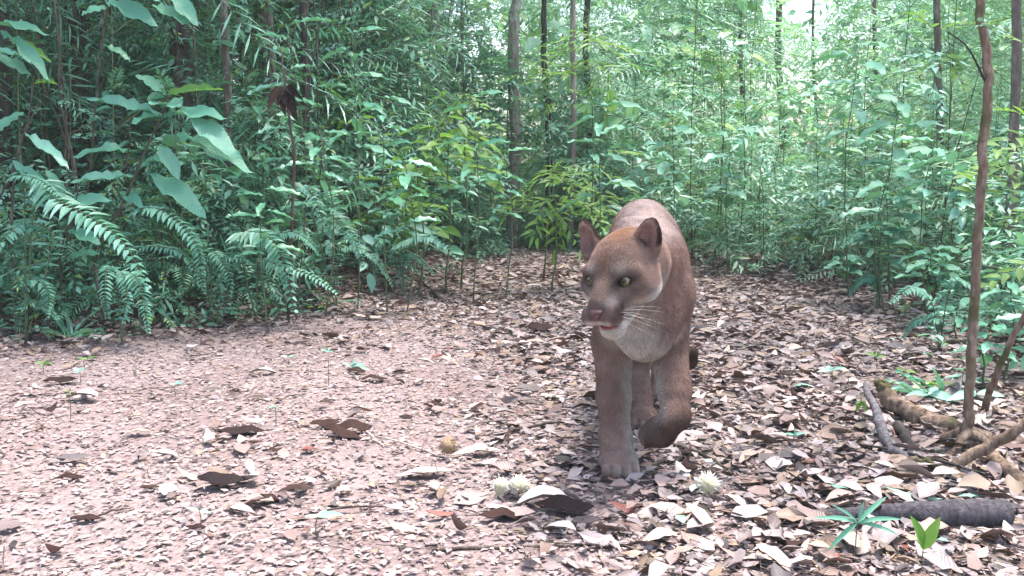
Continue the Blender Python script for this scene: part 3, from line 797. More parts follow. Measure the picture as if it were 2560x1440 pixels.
fern('small fern beside the middle one, fronds hanging straight down', (530, 770), 4.8,
     [([(520, 640, .05), (490, 600, 0), (500, 670, -.05), (512, 740, -.1)], 46, 1), ([(530, 650, .05), (545, 640, 0), (575, 700, -.05), (566, 790, -.1)], 44, 1),
      ([(520, 660, .05), (600, 645, 0), (636, 660, 0)], 44, 0)])
fern('fern with stiff pale fronds hanging right of the middle fern', (840, 730), 5.3,
     [([(780, 520, .1), (770, 470, 0), (800, 530, -.1), (808, 590, -.1)], 60, 0), ([(830, 560, .1), (850, 560, 0), (885, 600, -.1), (912, 672, -.15)], 70, 0),
      ([(850, 640, .05), (900, 620, 0), (950, 660, -.1), (985, 720, -.1)], 44, 1)])
fern('fern with one bright arching frond at the trail edge left of the puma', (1010, 700), 5.9,
     [([(1000, 640, .1), (1020, 600, 0), (1085, 596, -.1), (1152, 652, -.15)], 80, 0), ([(1010, 650, .1), (1040, 640, 0), (1090, 690, -.1)], 40, 1),
      ([(980, 620, .1), (950, 600, 0), (935, 640, 0), (940, 700, 0)], 44, 1)])
fern('small fern half in shade under the left-edge sapling', (40, 830), 4.35,
     [([(60, 720, 0), (90, 700, 0), (120, 730, -.05), (118, 800, -.1)], 60, 2), ([(30, 700, 0), (10, 690, 0), (-10, 730, 0)], 60, 2), ([(50, 760, 0), (100, 760, 0), (150, 800, -.1)], 44, 2)])
fern('grey-green fern on the bank right of the trail bend', (2200, 780), 5.6,
     [([(2180, 620, 0), (2150, 580, 0), (2100, 620, -.05)], 60, 1), ([(2200, 600, 0), (2240, 570, 0), (2290, 620, -.05)], 60, 1), ([(2190, 700, 0), (2150, 700, 0), (2120, 740, 0)], 50, 1)])
fern('fern in the shade behind the foot of the tan sapling', (2350, 860), 4.1,
     [([(2330, 760, 0), (2280, 720, 0), (2220, 760, -.05)], 60, 1), ([(2370, 740, 0), (2400, 700, 0), (2460, 740, -.05)], 60, 1), ([(2350, 800, 0), (2290, 800, 0), (2250, 850, 0)], 50, 1)])
# ------------------------------------------------------------------ tan sapling, roots, fallen branches at the right
def pt(u, v, Y, dz=0.0):
    p = at(u, v, Y); return p
def gpt(u, v, dz=0.0):
    """point on the ground under photo pixel (u, v)"""
    lo, hi = 0.5, 30
    for _ in range(40):
        Y = (lo + hi) / 2; p = at(u, v, Y)
        if p.z > gz(p.x, Y): lo = Y
        else: hi = Y
    p = at(u, v, Y); return Vector((p.x, Y, float(gz(p.x, Y)) + dz))
def stick(name, label, cat, P, rad, mat, n=24, sides=9, wob=0.0, group=None, rough=0.13, parent=None):
    o0 = Vector(P[0]) if parent is None else parent.location
    mb = MB(); mb.tube(curve_pts([Vector(p) - o0 for p in P], n, wob), rad, sides, 0.5, rough=rough)
    me = mb.mesh(name, [mat])
    if parent is not None: return link(name, me, parent)
    o = link(name, me); o.location = o0
    return tag(o, label, cat, group)

b = gpt(2420, 1125)
root = empty('tree', b); tag(root, 'slim tan-barked sapling rising at the right foreground beside the fallen roots', 'tree')
stick('trunk', None, None, [b - Vector((0, 0, .03)), pt(2422, 1000, b.y), pt(2438, 700, b.y), pt(2456, 400, b.y), pt(2470, 170, b.y), pt(2450, 0, b.y), pt(2452, -300, b.y), pt(2440, -900, b.y)],
      [.017, .0135, .0128, .0124, .0120, .011, .010], BARK_TAN, 70, 12, .0022, parent=root)
stick('branch', None, None, [pt(2466, 210, b.y), pt(2420, 120, b.y), pt(2370, 80, b.y - .05)], [.0035, .0015], BARK_DARK, 8, 6, parent=root)
for (p, ang) in ((b, 0.4), (b, 2.2), (b, 4.0), (b, 5.3)):
    e = b + Vector((math.cos(ang) * .14, math.sin(ang) * .1, 0)); e.z = float(gz(e.x, e.y)) - .01
    stick('root', None, None, [b + Vector((0, 0, .06)), (b + e) / 2 + Vector((0, 0, .03)), e], [.016, .007], BARK_TAN, 8, 7, .002, parent=root)
for (u, v, d, s) in [(2360, 130, 0, .7), (2395, 150, 0, .8), (2440, 60, -.05, .6)]:
    for q in range(3):
        dd = Vector((random.gauss(-.6, .5), random.gauss(-.2, .4), random.uniform(-.5, .2))).normalized()
        link('leaf_spray', spray_mesh('ellip', q, LEAF_LIME if q == 0 else LEAF_PALE), root, Matrix.Translation(pt(u, v, b.y + d) - b) @ frame(dd, (0, -.3, 1)).to_4x4() @ Matrix.Scale(s * .8, 4))
for i in range(16):    # leafy twigs above the frame
    z = b.z + random.uniform(1.7, 2.6); dd = Vector((random.gauss(0, 1), random.gauss(0, 1), random.uniform(0, .5))).normalized()
    link('leaf_spray', spray_mesh('ellip', i % 4, LEAF), root, Matrix.Translation((0.03, 0, z - b.z)) @ frame(dd).to_4x4() @ Matrix.Scale(1.3, 4))

# yellow-green leaves right of the sapling
bb = gpt(2600, 1010); root = empty('sapling', bb); tag(root, 'sapling with bright yellow-green feathery leaves at the right edge behind the tan trunk', 'sapling')
stick('stem', None, None, [bb, pt(2600, 700, 2.9), pt(2585, 350, 2.85), pt(2580, 250, 2.8)], [.008, .003], STEM, 16, 6, parent=root)
for i, (u, v, sx, s) in enumerate([(2580, 330, -1, 1), (2590, 300, -.6, 1), (2580, 400, -1, .9), (2580, 440, -1, 1.1), (2590, 470, -1, 1.2), (2570, 360, -.3, 1), (2585, 500, -.8, 1.0), (2585, 440, .3, 1), (2590, 380, .6, 1), (2590, 520, -.5, .9), (2600, 650, -.6, .8), (2600, 640, .4, .8)]):
    dd = Vector((sx, random.gauss(-.2, .25), random.uniform(-.25, .25))).normalized()
    link('leaf_spray', spray_mesh('fine' if i % 2 else 'ellip', i % 4, LEAF_LIME), root, Matrix.Translation(pt(u, v, 2.85) - bb) @ frame(dd, (0, -.4, 1)).to_4x4() @ Matrix.Scale(s * 1.0, 4))

stick('leaning_branch', 'slender bare branch leaning to the right just behind the tan sapling', 'branch', [gpt(2455, 1030, -.01), pt(2480, 960, 2.95), pt(2530, 850, 2.9), pt(2600, 700, 2.85), pt(2640, 560, 2.8)], [.012, .010, .007], BARK_TAN, 20, 8, .002)
stick('fallen_branch', 'thick mossy dead branch lying behind the foot of the tan sapling', 'branch', [pt(2195, 950, 3.05), pt(2230, 1000, 2.98), pt(2300, 1045, 2.9), pt(2410, 1080, 2.78), pt(2560, 1120, 2.7)], [.016, .027, .030, .028, .025], BARK_TAN, 34, 14, .006, rough=.2)
stick('fallen_branch', 'grey forked dead branch rising in front of the mossy one', 'branch', [pt(2165, 960, 2.95), pt(2195, 1040, 2.75), pt(2225, 1110, 2.62), pt(2270, 1150, 2.52), pt(2330, 1175, 2.47)], [.009, .014, .016, .014, .008], BARK_GREY, 22, 9, .003)
stick('fallen_branch', 'rough broken stub standing between the mossy branch and the grey fork', 'branch', [pt(2240, 1060, 2.72), pt(2265, 1100, 2.66), pt(2295, 1150, 2.58)], [.014, .019, .012], BARK_DARK, 10, 9, .003, rough=.2)
stick('fallen_branch', 'lichen-spotted branch reaching up to the right edge from the sapling foot', 'branch', [gpt(2370, 1190, .0), pt(2400, 1155, 2.45), pt(2470, 1115, 2.45), pt(2540, 1075, 2.42), pt(2640, 1000, 2.38)], [.010, .014, .016, .014, .011], BARK_TAN, 24, 10, .002)
stick('fallen_branch', 'thick reddish root running off the lower right edge', 'root', [gpt(2440, 1130, .0), gpt(2480, 1160, .02), gpt(2540, 1210, .015), gpt(2640, 1260, 0)], [.012, .019, .020, .018], BARK_TAN, 16, 10, .002)
stick('fallen_branch', 'pair-like long thin branch lying across the litter left of the sapling foot', 'branch', [gpt(2170, 1165, .01), gpt(2270, 1168, .02), gpt(2350, 1185, .018), gpt(2460, 1215, .01)], [.005, .009, .010, .006], BARK_TAN, 18, 8, .003)
stick('fallen_branch', 'thin straight stick crossing above the long thin branch', 'branch', [gpt(2100, 1115, .012), gpt(2200, 1135, .02), gpt(2330, 1180, .035), gpt(2450, 1200, .02)], [.003, .005, .004], BARK_DARK, 14, 6, .002)
# grey log at the bottom right
def log_obj():
    o = stick('fallen_log', 'smooth grey log lying along the lower right, thick end to the right', 'log',
              [gpt(2010, 1300, .012), gpt(2120, 1305, .018), gpt(2230, 1310, .024), gpt(2330, 1318, .031), gpt(2430, 1322, .034), gpt(2510, 1318, .032)],
              [.011, .016, .023, .031, .034, .033], LOG_BARK, 30, 16, .001, rough=.03)
    return o
log_obj()
stick('fallen_branch', 'brown flat dead branch continuing left from the thin end of the grey log', 'branch', [gpt(1860, 1305, .006), gpt(1950, 1300, .012), gpt(2030, 1305, .014), gpt(2090, 1310, .01)], [.006, .011, .012, .008], TWIG, 14, 8, .003, rough=.2)

# sticks on the trail floor
STICKS = [((2040, 1215), (2140, 1145), .004, TWIG_PALE, 'pale straight stick slanting through the litter right of the seed husk'),
          ((1790, 1165), (1900, 1125), .007, TWIG_PALE, 'short flat pale stick right of the puma\'s forepaw'),
          ((1600, 1180), (1790, 1130), .008, BARK_DARK, 'dark curved stick lying beside the puma\'s forepaw'),
          ((1240, 1090), (1500, 1050), .005, BARK_DARK, 'long dark stick behind the planted forepaw'),
          ((930, 1090), (1120, 1150), .003, TWIG_PALE, 'thin curved twig right of the crossed brown leaves'),
          ((900, 1075), (960, 1120), .003, TWIG_PALE, 'short twig touching the crossed brown leaves'),
          ((760, 1290), (1010, 1270), .003, TWIG, 'long thin dark twig in the lower centre'),
          ((560, 1370), (640, 1330), .003, TWIG_PALE, 'pale twig at the lower edge left of centre'),
          ((380, 1150), (560, 1145), .002, TWIG_PALE, 'very thin straight twig on bare soil'),
          ((230, 1300), (330, 1275), .003, TWIG, 'thin twig left of the dark curled leaf'),
          ((1740, 1050), (2060, 1035), .005, TWIG, 'long brown twig lying right of the lifted paw'),
          ((1760, 940), (2200, 930), .004, TWIG_PALE, 'long pale twig across the right half of the trail'),
          ((1860, 1400), (1950, 1260), .004, TWIG, 'bent dark twig standing up at the lower right'),
          ((1650, 1110), (1840, 1190), .006, BARK_DARK, 'dark twig beneath the lifted paw'),
          ((2050, 1120), (2200, 1100), .004, TWIG, 'brown twig left of the grey forked branch'),
          ((1080, 1380), (1480, 1370), .005, TWIG, 'brown twig along the lower edge at the centre'),
          ((1120, 770), (1050, 700), .008, BARK_DARK, 'dark slanting stick at the left trail edge by the bright fern'),
          ((400, 700), (470, 715), .012, BARK_DARK, 'dark dead stick on the bank under the ferns'),
          ((2060, 745), (2140, 742), .02, BARK, 'short brown log on the far right of the trail'),
          ((1850, 690), (1930, 685), .010, BARK_DARK, 'dark twig at the far end of the trail'),
          ((1900, 820), (2100, 812), .004, TWIG, 'far brown twig on the right of the trail'),
          ((690, 1010), (760, 990), .003, TWIG, 'small dark twig in the middle of the bare soil'),
          ((2210, 1090), (2150, 1010), .003, TWIG, 'thin twig leaning on the grey forked branch')]
for (a, c, r, m, lab) in STICKS:
    A, B_ = gpt(*a, dz=r * 1.2), gpt(*c, dz=r * 1.2); M = (A + B_) / 2 + Vector((random.gauss(0, .006), 0, random.uniform(0.0, .012)))
    stick('stick', lab, 'stick', [A, M, B_], [r * .8, r, r * .45], m, 12, 6, r * .25, group='sticks lying on the trail')

# ------------------------------------------------------------------ leaf litter
def litter_geos(L, W, n, seeds, curlr):
    out = []
    for i in range(seeds):
        r = random.Random(900 + i)
        V, Q, T, uv = leaf_geo(L, W * r.uniform(.7, 1.2), n, r.uniform(-.25, .5) * curlr, r.uniform(-.45, .35) * curlr, peak=r.uniform(.38, .55), wav=.10 * curlr, seed=i)
        q_ = np.random.default_rng(i + 40)
        V[:, :2] += q_.normal(0, W * .11, V[:, :2].shape) * (0.35 if i % 3 else 1.0)
        if i % 4 == 1: V[:, 1] = np.minimum(V[:, 1], L * q_.uniform(.55, .8) + V[:, 0] * q_.uniform(-.8, .8))      # torn across
        V[:, 2] += q_.uniform(-.12, .12) * V[:, 0] + q_.normal(0, W * .05, len(V))
        V[:, 1] -= L / 2
        V[:, 2] -= V[:, 2].min() * 0.8
        out.append((V, Q, T, uv, np.zeros(len(V)), np.zeros(len(Q), int), np.zeros(len(T), int)))
    return out
def cover(x, y):
    """how thickly leaves lie: sparse on the trodden left side, deep towards the right edge and under the plants"""
    o = out_of_trail(x, y)
    c = 0.02 + 0.93 * sm(-0.25, 0.8, x + 0.15 * (y - 2.5)) + 0.35 * sm(3.4, 5.6, y) + 0.8 * sm(-0.5, 0.1, o)
    c = c + 0.10 * vn2(x * 2.2, y * 2.2, 0)
    return np.clip(c, 0.02, 1.0)
def litter(name, n, geos, smin_, smax_, region, dmin, label, use_cover=True, mat=None, tilt=.28):
    P = []; tot = 0
    while tot < n:
        y = region[2] + (region[3] - region[2]) * RNG.random(n) ** 1.25; x = RNG.uniform(region[0], region[1], n)
        ok = (np.abs(x) < 0.60 * y + 0.35) & (out_of_trail(x, y) < 1.2)
        if use_cover: ok &= RNG.random(n) < cover(x, y)
        x, y = x[ok], y[ok]; P.append(np.stack([x, y, gz(x, y) + RNG.random(len(x)) * dmin], 1)); tot += len(x)
    P = np.concatenate(P)[:n]
    D = rand_dirs(n, -.12, .12); U = np.tile([0, 0, 1.0], (n, 1)) + RNG.normal(0, tilt, (n, 3))
    flip = RNG.random(n) < .4; U[flip, 2] *= -1
    me = scatter_mesh(name, geos, P + np.array([0, 0, .004]), D, smin_ + (smax_ - smin_) * RNG.random(n) ** 1.6, [mat or LITTER], RNG.random(n), U)
    return tag(link(name, me), label, 'leaf litter', kind='stuff')
G_big = litter_geos(0.10, 0.046, 4, 14, .85)
G_mid = litter_geos(0.055, 0.026, 3, 10, .8)
G_small = litter_geos(0.022, 0.012, 2, 6, .6)
litter('leaf_litter', 15000, G_big, .25, 1.1, (-4.5, 3.2, 1.7, 10.5), .02, 'thick layer of tan, pink and brown dead leaves over the trail')
litter('broken_leaves', 42000, G_mid, .4, 1.15, (-4.0, 3.0, 1.7, 8.5), .012, 'broken dead leaf pieces strewn between the whole ones')
litter('leaf_crumbs', 60000, G_small, .35, 1.4, (-3.2, 2.6, 1.7, 6.0), .004, 'small leaf crumbs and bark flakes on the bare soil', use_cover=False, mat=CRUMB, tilt=.2)

def twigs(n):
    mb = MB()
    for _ in range(n):
        y = 1.7 + 6 * random.random() ** 1.5; x = random.uniform(-.58 * y - .2, .58 * y + .2)
        if out_of_trail(x, y) > .8 or random.random() > float(cover(x, y)): continue
        a = random.uniform(0, 6.28); L = random.uniform(.04, .2); z = float(gz(x, y)) + random.uniform(.002, .02)
        d = np.array([math.cos(a), math.sin(a), random.gauss(0, .08)]) * L
        p = np.array([x, y, z]); mb.tube([p - d / 2, p + RNG.normal(0, .004, 3), p + d / 2], [random.uniform(.0008, .0022), .0006], 3, random.random())
    return tag(link('litter_twigs', mb.mesh('litter_twigs', [TWIG])), 'countless thin broken twigs mixed into the leaf litter', 'twigs', kind='stuff')
twigs(4200)

# leaves one can pick out: a thing each
def curled_leaf_mesh(name, mat, L, W, fold, droop, seed, n=8, wav=.05, arch=0.0):
    V, Q, T, uv = leaf_geo(L, W, n, fold, droop, peak=.48, wav=wav, seed=seed)
    V[:, 2] += arch * L * np.sin(np.pi * uv[:, 1]) * (1 + .3 * np.sin(uv[:, 1] * 9 + seed))
    V[:, 1] -= L / 2; V[:, 2] -= V[:, 2].min()
    # second skin for thickness
    V2 = V.copy(); V2[:, 2] -= .0012
    m = len(V); Q2 = (Q + m)[:, ::-1]; T2 = (T + m)[:, ::-1]
    return np_mesh(name, np.concatenate([V, V2]), np.concatenate([Q, Q2]), [mat], np.full(2 * m, .3 + .05 * seed % .6), np.concatenate([uv, uv]), T=np.concatenate([T, T2]))
def fallen(u, v, wpx, hpx, mat, label, rz=None, fold=.3, droop=.2, aspect=.42, tilt=0.0, seed=None, group=None, roll=0.0):
    p = gpt(u, v); L = wpx / F_PX * p.y * 1.12
    dk = mat is BROWN_LEAF
    me = curled_leaf_mesh('fallen_leaf', mat, L, L * aspect, -abs(fold) if dk else fold, 0.0 if dk else droop, seed if seed is not None else random.randint(0, 99), arch=.13 if dk else .03)
    o = link('fallen_leaf', me); o.location = p + Vector((0, 0, .010)); o.rotation_euler = (tilt, roll, rz if rz is not None else random.uniform(0, 6.28))
    return tag(o, label, 'leaf', group)
R90 = math.pi / 2
NAMED = [(600, 1090, 112, 20, BROWN_LEAF, 'dark brown arched leaf left of the crossed pair', R90 + .15, -.35, -.35, .40, 0.0, .5),
         (880, 1085, 95, 25, BROWN_LEAF, 'dark brown rolled leaf, the right one of the crossed pair', R90 + .1, .5, -.1, .45, .0, .6),
         (855, 1095, 110, 25, BROWN_LEAF, 'reddish brown leaf laid over the crossed pair', R90 - .5, -.4, -.35, .38, .1, .2),
         (812, 1072, 70, 25, BROWN_LEAF, 'dark folded leaf, the left one of the crossed pair', R90 + .2, -.45, -.3, .45, .0, .2),
         (552, 1222, 118, 40, BROWN_LEAF, 'dark glossy curled leaf low on the left of the trail', R90 - .12, -.5, -.3, .46, 0.0, .5),
         (622, 1212, 84, 45, PALE_LEAF, 'pale ribbed leaf leaning against the dark glossy one', R90 - .6, .3, -.2, .55, -.5, .0),
         (675, 1258, 60, 35, BROWN_LEAF, 'dark leaf fragment standing up at the tip of a tan leaf', R90 + .7, .5, .0, .35, .5, .5),
         (640, 1262, 90, 30, TAN_LEAF, 'flat tan leaf under the standing dark fragment', R90 - .2, .1, .05, .5, 0, 0),
         (175, 1204, 66, 14, BROWN_LEAF, 'small brown leaf on the bare soil at far left', R90 + .2, -.4, -.2, .35, 0, .2),
         (215, 1308, 74, 12, BROWN_LEAF, 'dark shrivelled leaf near the lower left corner', R90, -.4, -.3, .35, 0, .2),
         (490, 1330, 50, 14, BROWN_LEAF, 'small black leaf near the lower edge at left', R90, -.4, -.3, .4, 0, .2),
         (690, 1135, 50, 10, BROWN_LEAF, 'small dark leaf below the crossed pair', R90, -.3, -.3, .35, 0, .2),
         (770, 1134, 40, 12, RED_LEAF, 'small reddish square leaf piece below the crossed pair', R90, .1, .1, .6, 0, 0),
         (562, 1108, 40, 10, BROWN_LEAF, 'thin dark crescent leaf in front of the arched leaf', R90 + .3, -.4, -.4, .3, 0, .2),
         (345, 1090, 60, 10, TAN_LEAF, 'small tan leaf left of the arched leaf', R90, .1, .1, .4, 0, 0),
         (1082, 1022, 44, 22, BROWN_LEAF, 'dark cupped leaf in the middle of the trail', R90, -.5, -.4, .5, 0, .5),
         (890, 935, 52, 22, BROWN_LEAF, 'dark leaf beside pale green seedlings in mid trail', R90 - .4, -.4, -.4, .45, 0, .4),
         (935, 955, 66, 16, BROWN_LEAF, 'brown leaf right of the dark one in mid trail', R90, -.2, -.2, .45, 0, .3),
         (1000, 960, 26, 24, BROWN_LEAF, 'tiny dark leaf standing on edge in mid trail', R90 + .6, -.4, -.3, .5, .4, .6),
         (1350, 832, 66, 28, BROWN_LEAF, 'brown cupped leaf left of the puma\'s chin', R90, -.5, -.35, .5, 0, .4),
         (1060, 1195, 130, 34, PALE_LEAF, 'large flat grey leaf under the left seed husk', R90 + .2, .08, .05, .38, 0, 0),
         (1190, 1142, 120, 22, PALE_LEAF, 'flat pinkish leaf between seed husk and forepaw', R90 + .2, .1, .05, .35, 0, 0),
         (650, 940, 76, 20, PALE_LEAF, 'bluish grey flat leaf in the upper left of the trail', R90 - .2, .2, .1, .4, 0, .1),
         (205, 1005, 90, 30, PALE_LEAF, 'large grey triangular leaf at the left of the trail', R90 - .3, .2, .15, .5, 0, .1),
         (150, 962, 76, 30, BROWN_LEAF, 'brown rolled leaf at the left edge of the trail', R90 + .35, -.4, -.2, .4, 0, .4),
         (1250, 1305, 116, 60, BROWN_LEAF, 'long dark leaf slanting under the big curled one', R90 + .5, -.4, -.2, .4, .2, .5),
         (1350, 1275, 130, 60, PALE_LEAF, 'big pale folded leaf in the lower centre', R90 + .15, .35, .2, .42, 0, -.3),
         (1410, 1290, 140, 50, BROWN_LEAF, 'big dark curled leaf right of the pale folded one', R90 - .15, -.5, -.3, .45, 0, .6),
         (1100, 1300, 70, 26, RED_LEAF, 'red-brown leaf left of the big folded leaf', R90 + .2, -.3, -.2, .4, 0, .4),
         (1560, 1290, 66, 40, RED_LEAF, 'dark red crumpled leaf at the lower centre', R90, -.4, -.3, .6, 0, .3),
         (1400, 1340, 84, 40, PALE_LEAF, 'white-edged leaf near the lower edge at the centre', R90 - .5, .3, .2, .4, 0, -.4),
         (1650, 1365, 96, 40, TAN_LEAF, 'tan wrinkled leaf at the lower edge right of centre', R90 + .3, .3, .1, .5, 0, -.2),
         (2330, 1345, 110, 50, TAN_LEAF, 'tan leaf in front of the grey log', R90 + .4, .3, .1, .5, 0, -.3),
         (2080, 1235, 70, 30, MINT_LEAF, 'mint green leaf lying above the grey log', R90 - .2, .15, .1, .5, 0, 0),
         (2280, 1255, 130, 40, MINT_LEAF, 'large mint green leaf draped on the grey log', R90 - .25, -.15, -.2, .34, 0, .1),
         (2100, 1262, 80, 34, TAN_LEAF, 'curled tan leaf left of the mint green leaf', R90 + .2, .4, .1, .5, 0, -.3),
         (2430, 1250, 70, 20, MINT_LEAF, 'greenish white leaf on top of the log\'s thick end', R90, -.1, .1, .4, 0, 0),
         (1870, 1160, 80, 40, TAN_LEAF, 'upright tan leaf piece at the right of the trail', R90 + .8, .4, .1, .4, 0, -.3),
         (1955, 1190, 70, 44, PALE_LEAF, 'crumpled pale leaf between the two pale sticks', R90 + .3, .4, .2, .6, 0, -.2),
         (2000, 980, 66, 20, MINT_LEAF, 'pale bluish leaf on the right side of the trail', R90, .2, .1, .4, 0, 0),
         (920, 800, 66, 20, TAN_LEAF, 'light tan leaf on the far left part of the trail', R90 + .3, -.2, -.2, .4, 0, 0),
         (1490, 1180, 36, 50, PALE_LEAF, 'pale upright leaf touching the planted forepaw', R90 + 1.1, .5, .1, .5, .5, -.4)]
for (u, v, w, h, m, lab, rz, fo, dr, asp, ti, ro) in NAMED:
    fallen(u, v, w, h, m, lab, rz, fo, dr, asp, ti, roll=ro * .3)

# the rest of the nearest whole leaves: each a thing, few shapes shared
SHAPES = [(curled_leaf_mesh('fallen_leaf', m, .085 * s, .085 * s * a, f, d, i), nm, L_) for i, (m, s, a, f, d, nm, L_) in enumerate([
    (TAN_LEAF, 1.0, .45, .2, .12, 'tan', 'tan'), (TAN_LEAF, .8, .5, -.3, -.2, 'tan arched', 'tan'), (PALE_LEAF, .9, .42, .25, .15, 'pale grey', 'pale'),
    (PALE_LEAF, .75, .5, -.25, -.2, 'pale grey arched', 'pale'), (BROWN_LEAF, .8, .42, -.4, -.25, 'dark brown curled', 'dark'), (RED_LEAF, .7, .5, .3, .2, 'reddish', 'reddish'),
    (TAN_LEAF, 1.25, .36, .15, .2, 'long tan', 'tan'), (MINT_LEAF, .55, .5, .2, .1, 'pale green', 'pale green')])]
GLAND = [(gpt(u, v), nm) for u, v, nm in [(600, 1090, 'the dark arched leaf'), (860, 1090, 'the crossed brown leaves'), (552, 1222, 'the dark glossy curled leaf'), (1120, 1150, 'the brown seed husk'),
          (1275, 1250, 'the pair of seed husks'), (1768, 1252, 'the spiky white-fringed husk'), (1540, 1185, 'the planted forepaw'), (1690, 1110, 'the lifted paw'), (1380, 1290, 'the big folded leaf'),
          (200, 1010, 'the large grey triangular leaf'), (820, 960, 'the tall thin seedling'), (2250, 1300, 'the grey log'), (2200, 1120, 'the grey forked branch'), (2050, 1180, 'the pale straight stick'),
          (1950, 1310, 'the flat dead branch'), (795, 1340, 'the two-leaved mint seedling'), (215, 1308, 'the lower left corner'), (1082, 1022, 'the dark cupped leaf'), (1900, 930, 'the long pale twig'), (1350, 832, 'the puma\'s chin'), (2080, 960, 'the right trail edge'), (420, 900, 'the left trail edge')]]
cnt = 0; _lseen = set()
while cnt < 230:
    y = 1.85 + 2.6 * random.random() ** 1.3; x = random.uniform(-.56 * y, .56 * y)
    if random.random() > float(cover(x, y)) or out_of_trail(x, y) > .1: continue
    if math.hypot(x - .28, y - 2.45) < .12: continue
    k = random.choices(range(8), [5, 4, 4, 3, 3.5, 1.5, 3, .8])[0]; me, nm, gr = SHAPES[k]
    o = link('fallen_leaf', me); o.location = (x, y, float(gz(x, y)) + random.uniform(.006, .022))
    o.rotation_euler = (random.gauss(0, .22), random.gauss(0, .25), random.uniform(0, 6.28)); s = random.uniform(.6, 1.15); o.scale = (s, s, s)
    g, ln = min(GLAND, key=lambda q: (q[0].x - x) ** 2 + (q[0].y - y) ** 2)
    rel = ('beyond' if y > g.y else 'in front of') if abs(y - g.y) > abs(x - g.x) else ('left of' if x < g.x else 'right of')
    size = 'small' if s < .8 else ('medium' if s < 1.0 else 'large')
    ori = 'crosswise' if abs(math.sin(o.rotation_euler.z)) > .7 else 'lengthwise'
    lb = f'{size} {nm} fallen leaf {rel} {ln}'
    if lb in _lseen: lb = f'{size} {nm} leaf lying {ori} {rel} {ln}'
    if lb in _lseen: lb = f'{size} {nm} leaf, ' + ('tilted, ' if abs(o.rotation_euler.y) > .2 else 'flat, ') + f'{ori}, {rel} {ln}'
    _lseen.add(lb)
    tag(o, lb, 'leaf', 'single dead leaves lying on the litter')
    cnt += 1

# ------------------------------------------------------------------ seed husks
HUSK_CORE = plain_material('husk_core', (0.42, 0.38, 0.24), .7); HUSK_FRINGE = plain_material('husk_fringe', (0.66, 0.64, 0.54), .6); HUSK_BROWN = plain_material('husk_brown', (0.22, 0.145, 0.08), .8)
def husk(u, v, wpx, label, brown=False, up=.0, face=(0, -1, .25)):
    p = gpt(u, v); r = wpx / F_PX * p.y / 2 * 1.15; c = p + Vector((0, 0, r * .8 + .014 + up))
    root = empty('seed_husk', c); tag(root, label, 'seed husk', 'round seed husks on the litter')
    R = np.array(frame(face)).astype(float)
    # domed core with bumps, facing the trail
    mb = MB(); V = []; n1, n2 = 9, 20
    for i in range(n1 + 1):
        th = math.pi * i / n1
        for j in range(n2):
            ph = 2 * math.pi * j / n2; rr = r * .62 * (1 + .07 * random.uniform(-1, 1))
            V.append((rr * math.sin(th) * math.cos(ph), rr * .7 * math.cos(th), rr * math.sin(th) * math.sin(ph)))
    V = np.array(V) @ R.T
    Q = [(i * n2 + j, i * n2 + (j + 1) % n2, (i + 1) * n2 + (j + 1) % n2, (i + 1) * n2 + j) for i in range(n1) for j in range(n2)]
    mb.add(V, Q); link('core', mb.mesh('core', [HUSK_BROWN if brown else HUSK_CORE]), root)
    mb = MB()
    for k in range(110):
        a = random.uniform(0, 6.28); rr = random.uniform(.75, 1.08) * r; yy = random.uniform(-.35, .25) * r
        p0 = np.array([math.cos(a) * r * .5, yy * .6, math.sin(a) * r * .5]); p1 = np.array([math.cos(a) * rr, yy, math.sin(a) * rr])
        t = np.array([-math.sin(a), 0, math.cos(a)]) * r * .07
        V = np.array([p0 - t, p0 + t, p1 + RNG.normal(0, r * .05, 3), p0 + np.array([0, r * .06, 0])]) @ R.T
        mb.add(V, None, .5, None, 0, [(0, 1, 2), (1, 3, 2), (3, 0, 2)])
    tag(link('fringe', mb.mesh('fringe', [HUSK_BROWN if brown else HUSK_FRINGE]), root), kind='stuff')
husk(1768, 1252, 64, 'pale round seed husk with a spiky white fringe right of the forepaw')
husk(1252, 1252, 50, 'tan seed husk lying against a paler one at the lower centre', brown=False, face=(-.5, -1, .2))
husk(1298, 1250, 54, 'yellowish seed husk, the right one of the pair at the lower centre', face=(.4, -1, .5))
husk(1120, 1148, 46, 'brown seed husk with drooping fibres left of the forepaw', brown=True)
# little white fungus ball
p = gpt(1771, 1168); import bmesh
bm = bmesh.new(); bmesh.ops.create_icosphere(bm, subdivisions=2, radius=.012)
for v_ in bm.verts: v_.co *= random.uniform(.75, 1.2)
me = bpy.data.meshes.new('seed'); bm.to_mesh(me); bm.free(); me.materials.append(plain_material('seed_white', (.75, .75, .7), .5))
o = link('seed', me); o.location = p + Vector((0, 0, .012)); tag(o, 'small white lumpy seed beside the short pale stick', 'seed')

# ------------------------------------------------------------------ seedlings
SEED = [leaf_mesh('leaf', m, .5, L=1, W=1, n=6, fold=.12, droop=d, peak=.45, wav=.02, seed=20 + i) for i, (m, d) in enumerate([(MINT_LEAF, .15), (LEAF_PALE, .25), (LEAF_LIME, .2), (LEAF, .2), (LEAF_BIG, .3)])]
def seedling(u, v, hpx, leaves, k, label, group='seedlings sprouting through the litter', w=.34):
    b = gpt(u, v); root = empty('seedling', b); tag(root, label, 'seedling', group)
    s = b.y / F_PX; top = b + Vector((0, 0, hpx * s))
    mb = MB(); mb.tube(curve_pts([(0, 0, -.01), (random.gauss(0, .004), 0, hpx * s * .5), (0, 0, hpx * s)], 6), [.0016, .0010], 5); link('stem', mb.mesh('stem', [STEM]), root)
    for (dx, dz, dy) in leaves:
        L = Vector((dx * s, dy * s, dz * s)); place_leaf(SEED[k], top, top + L, root, wscale=L.length * w, up=(0, -.6, 1))
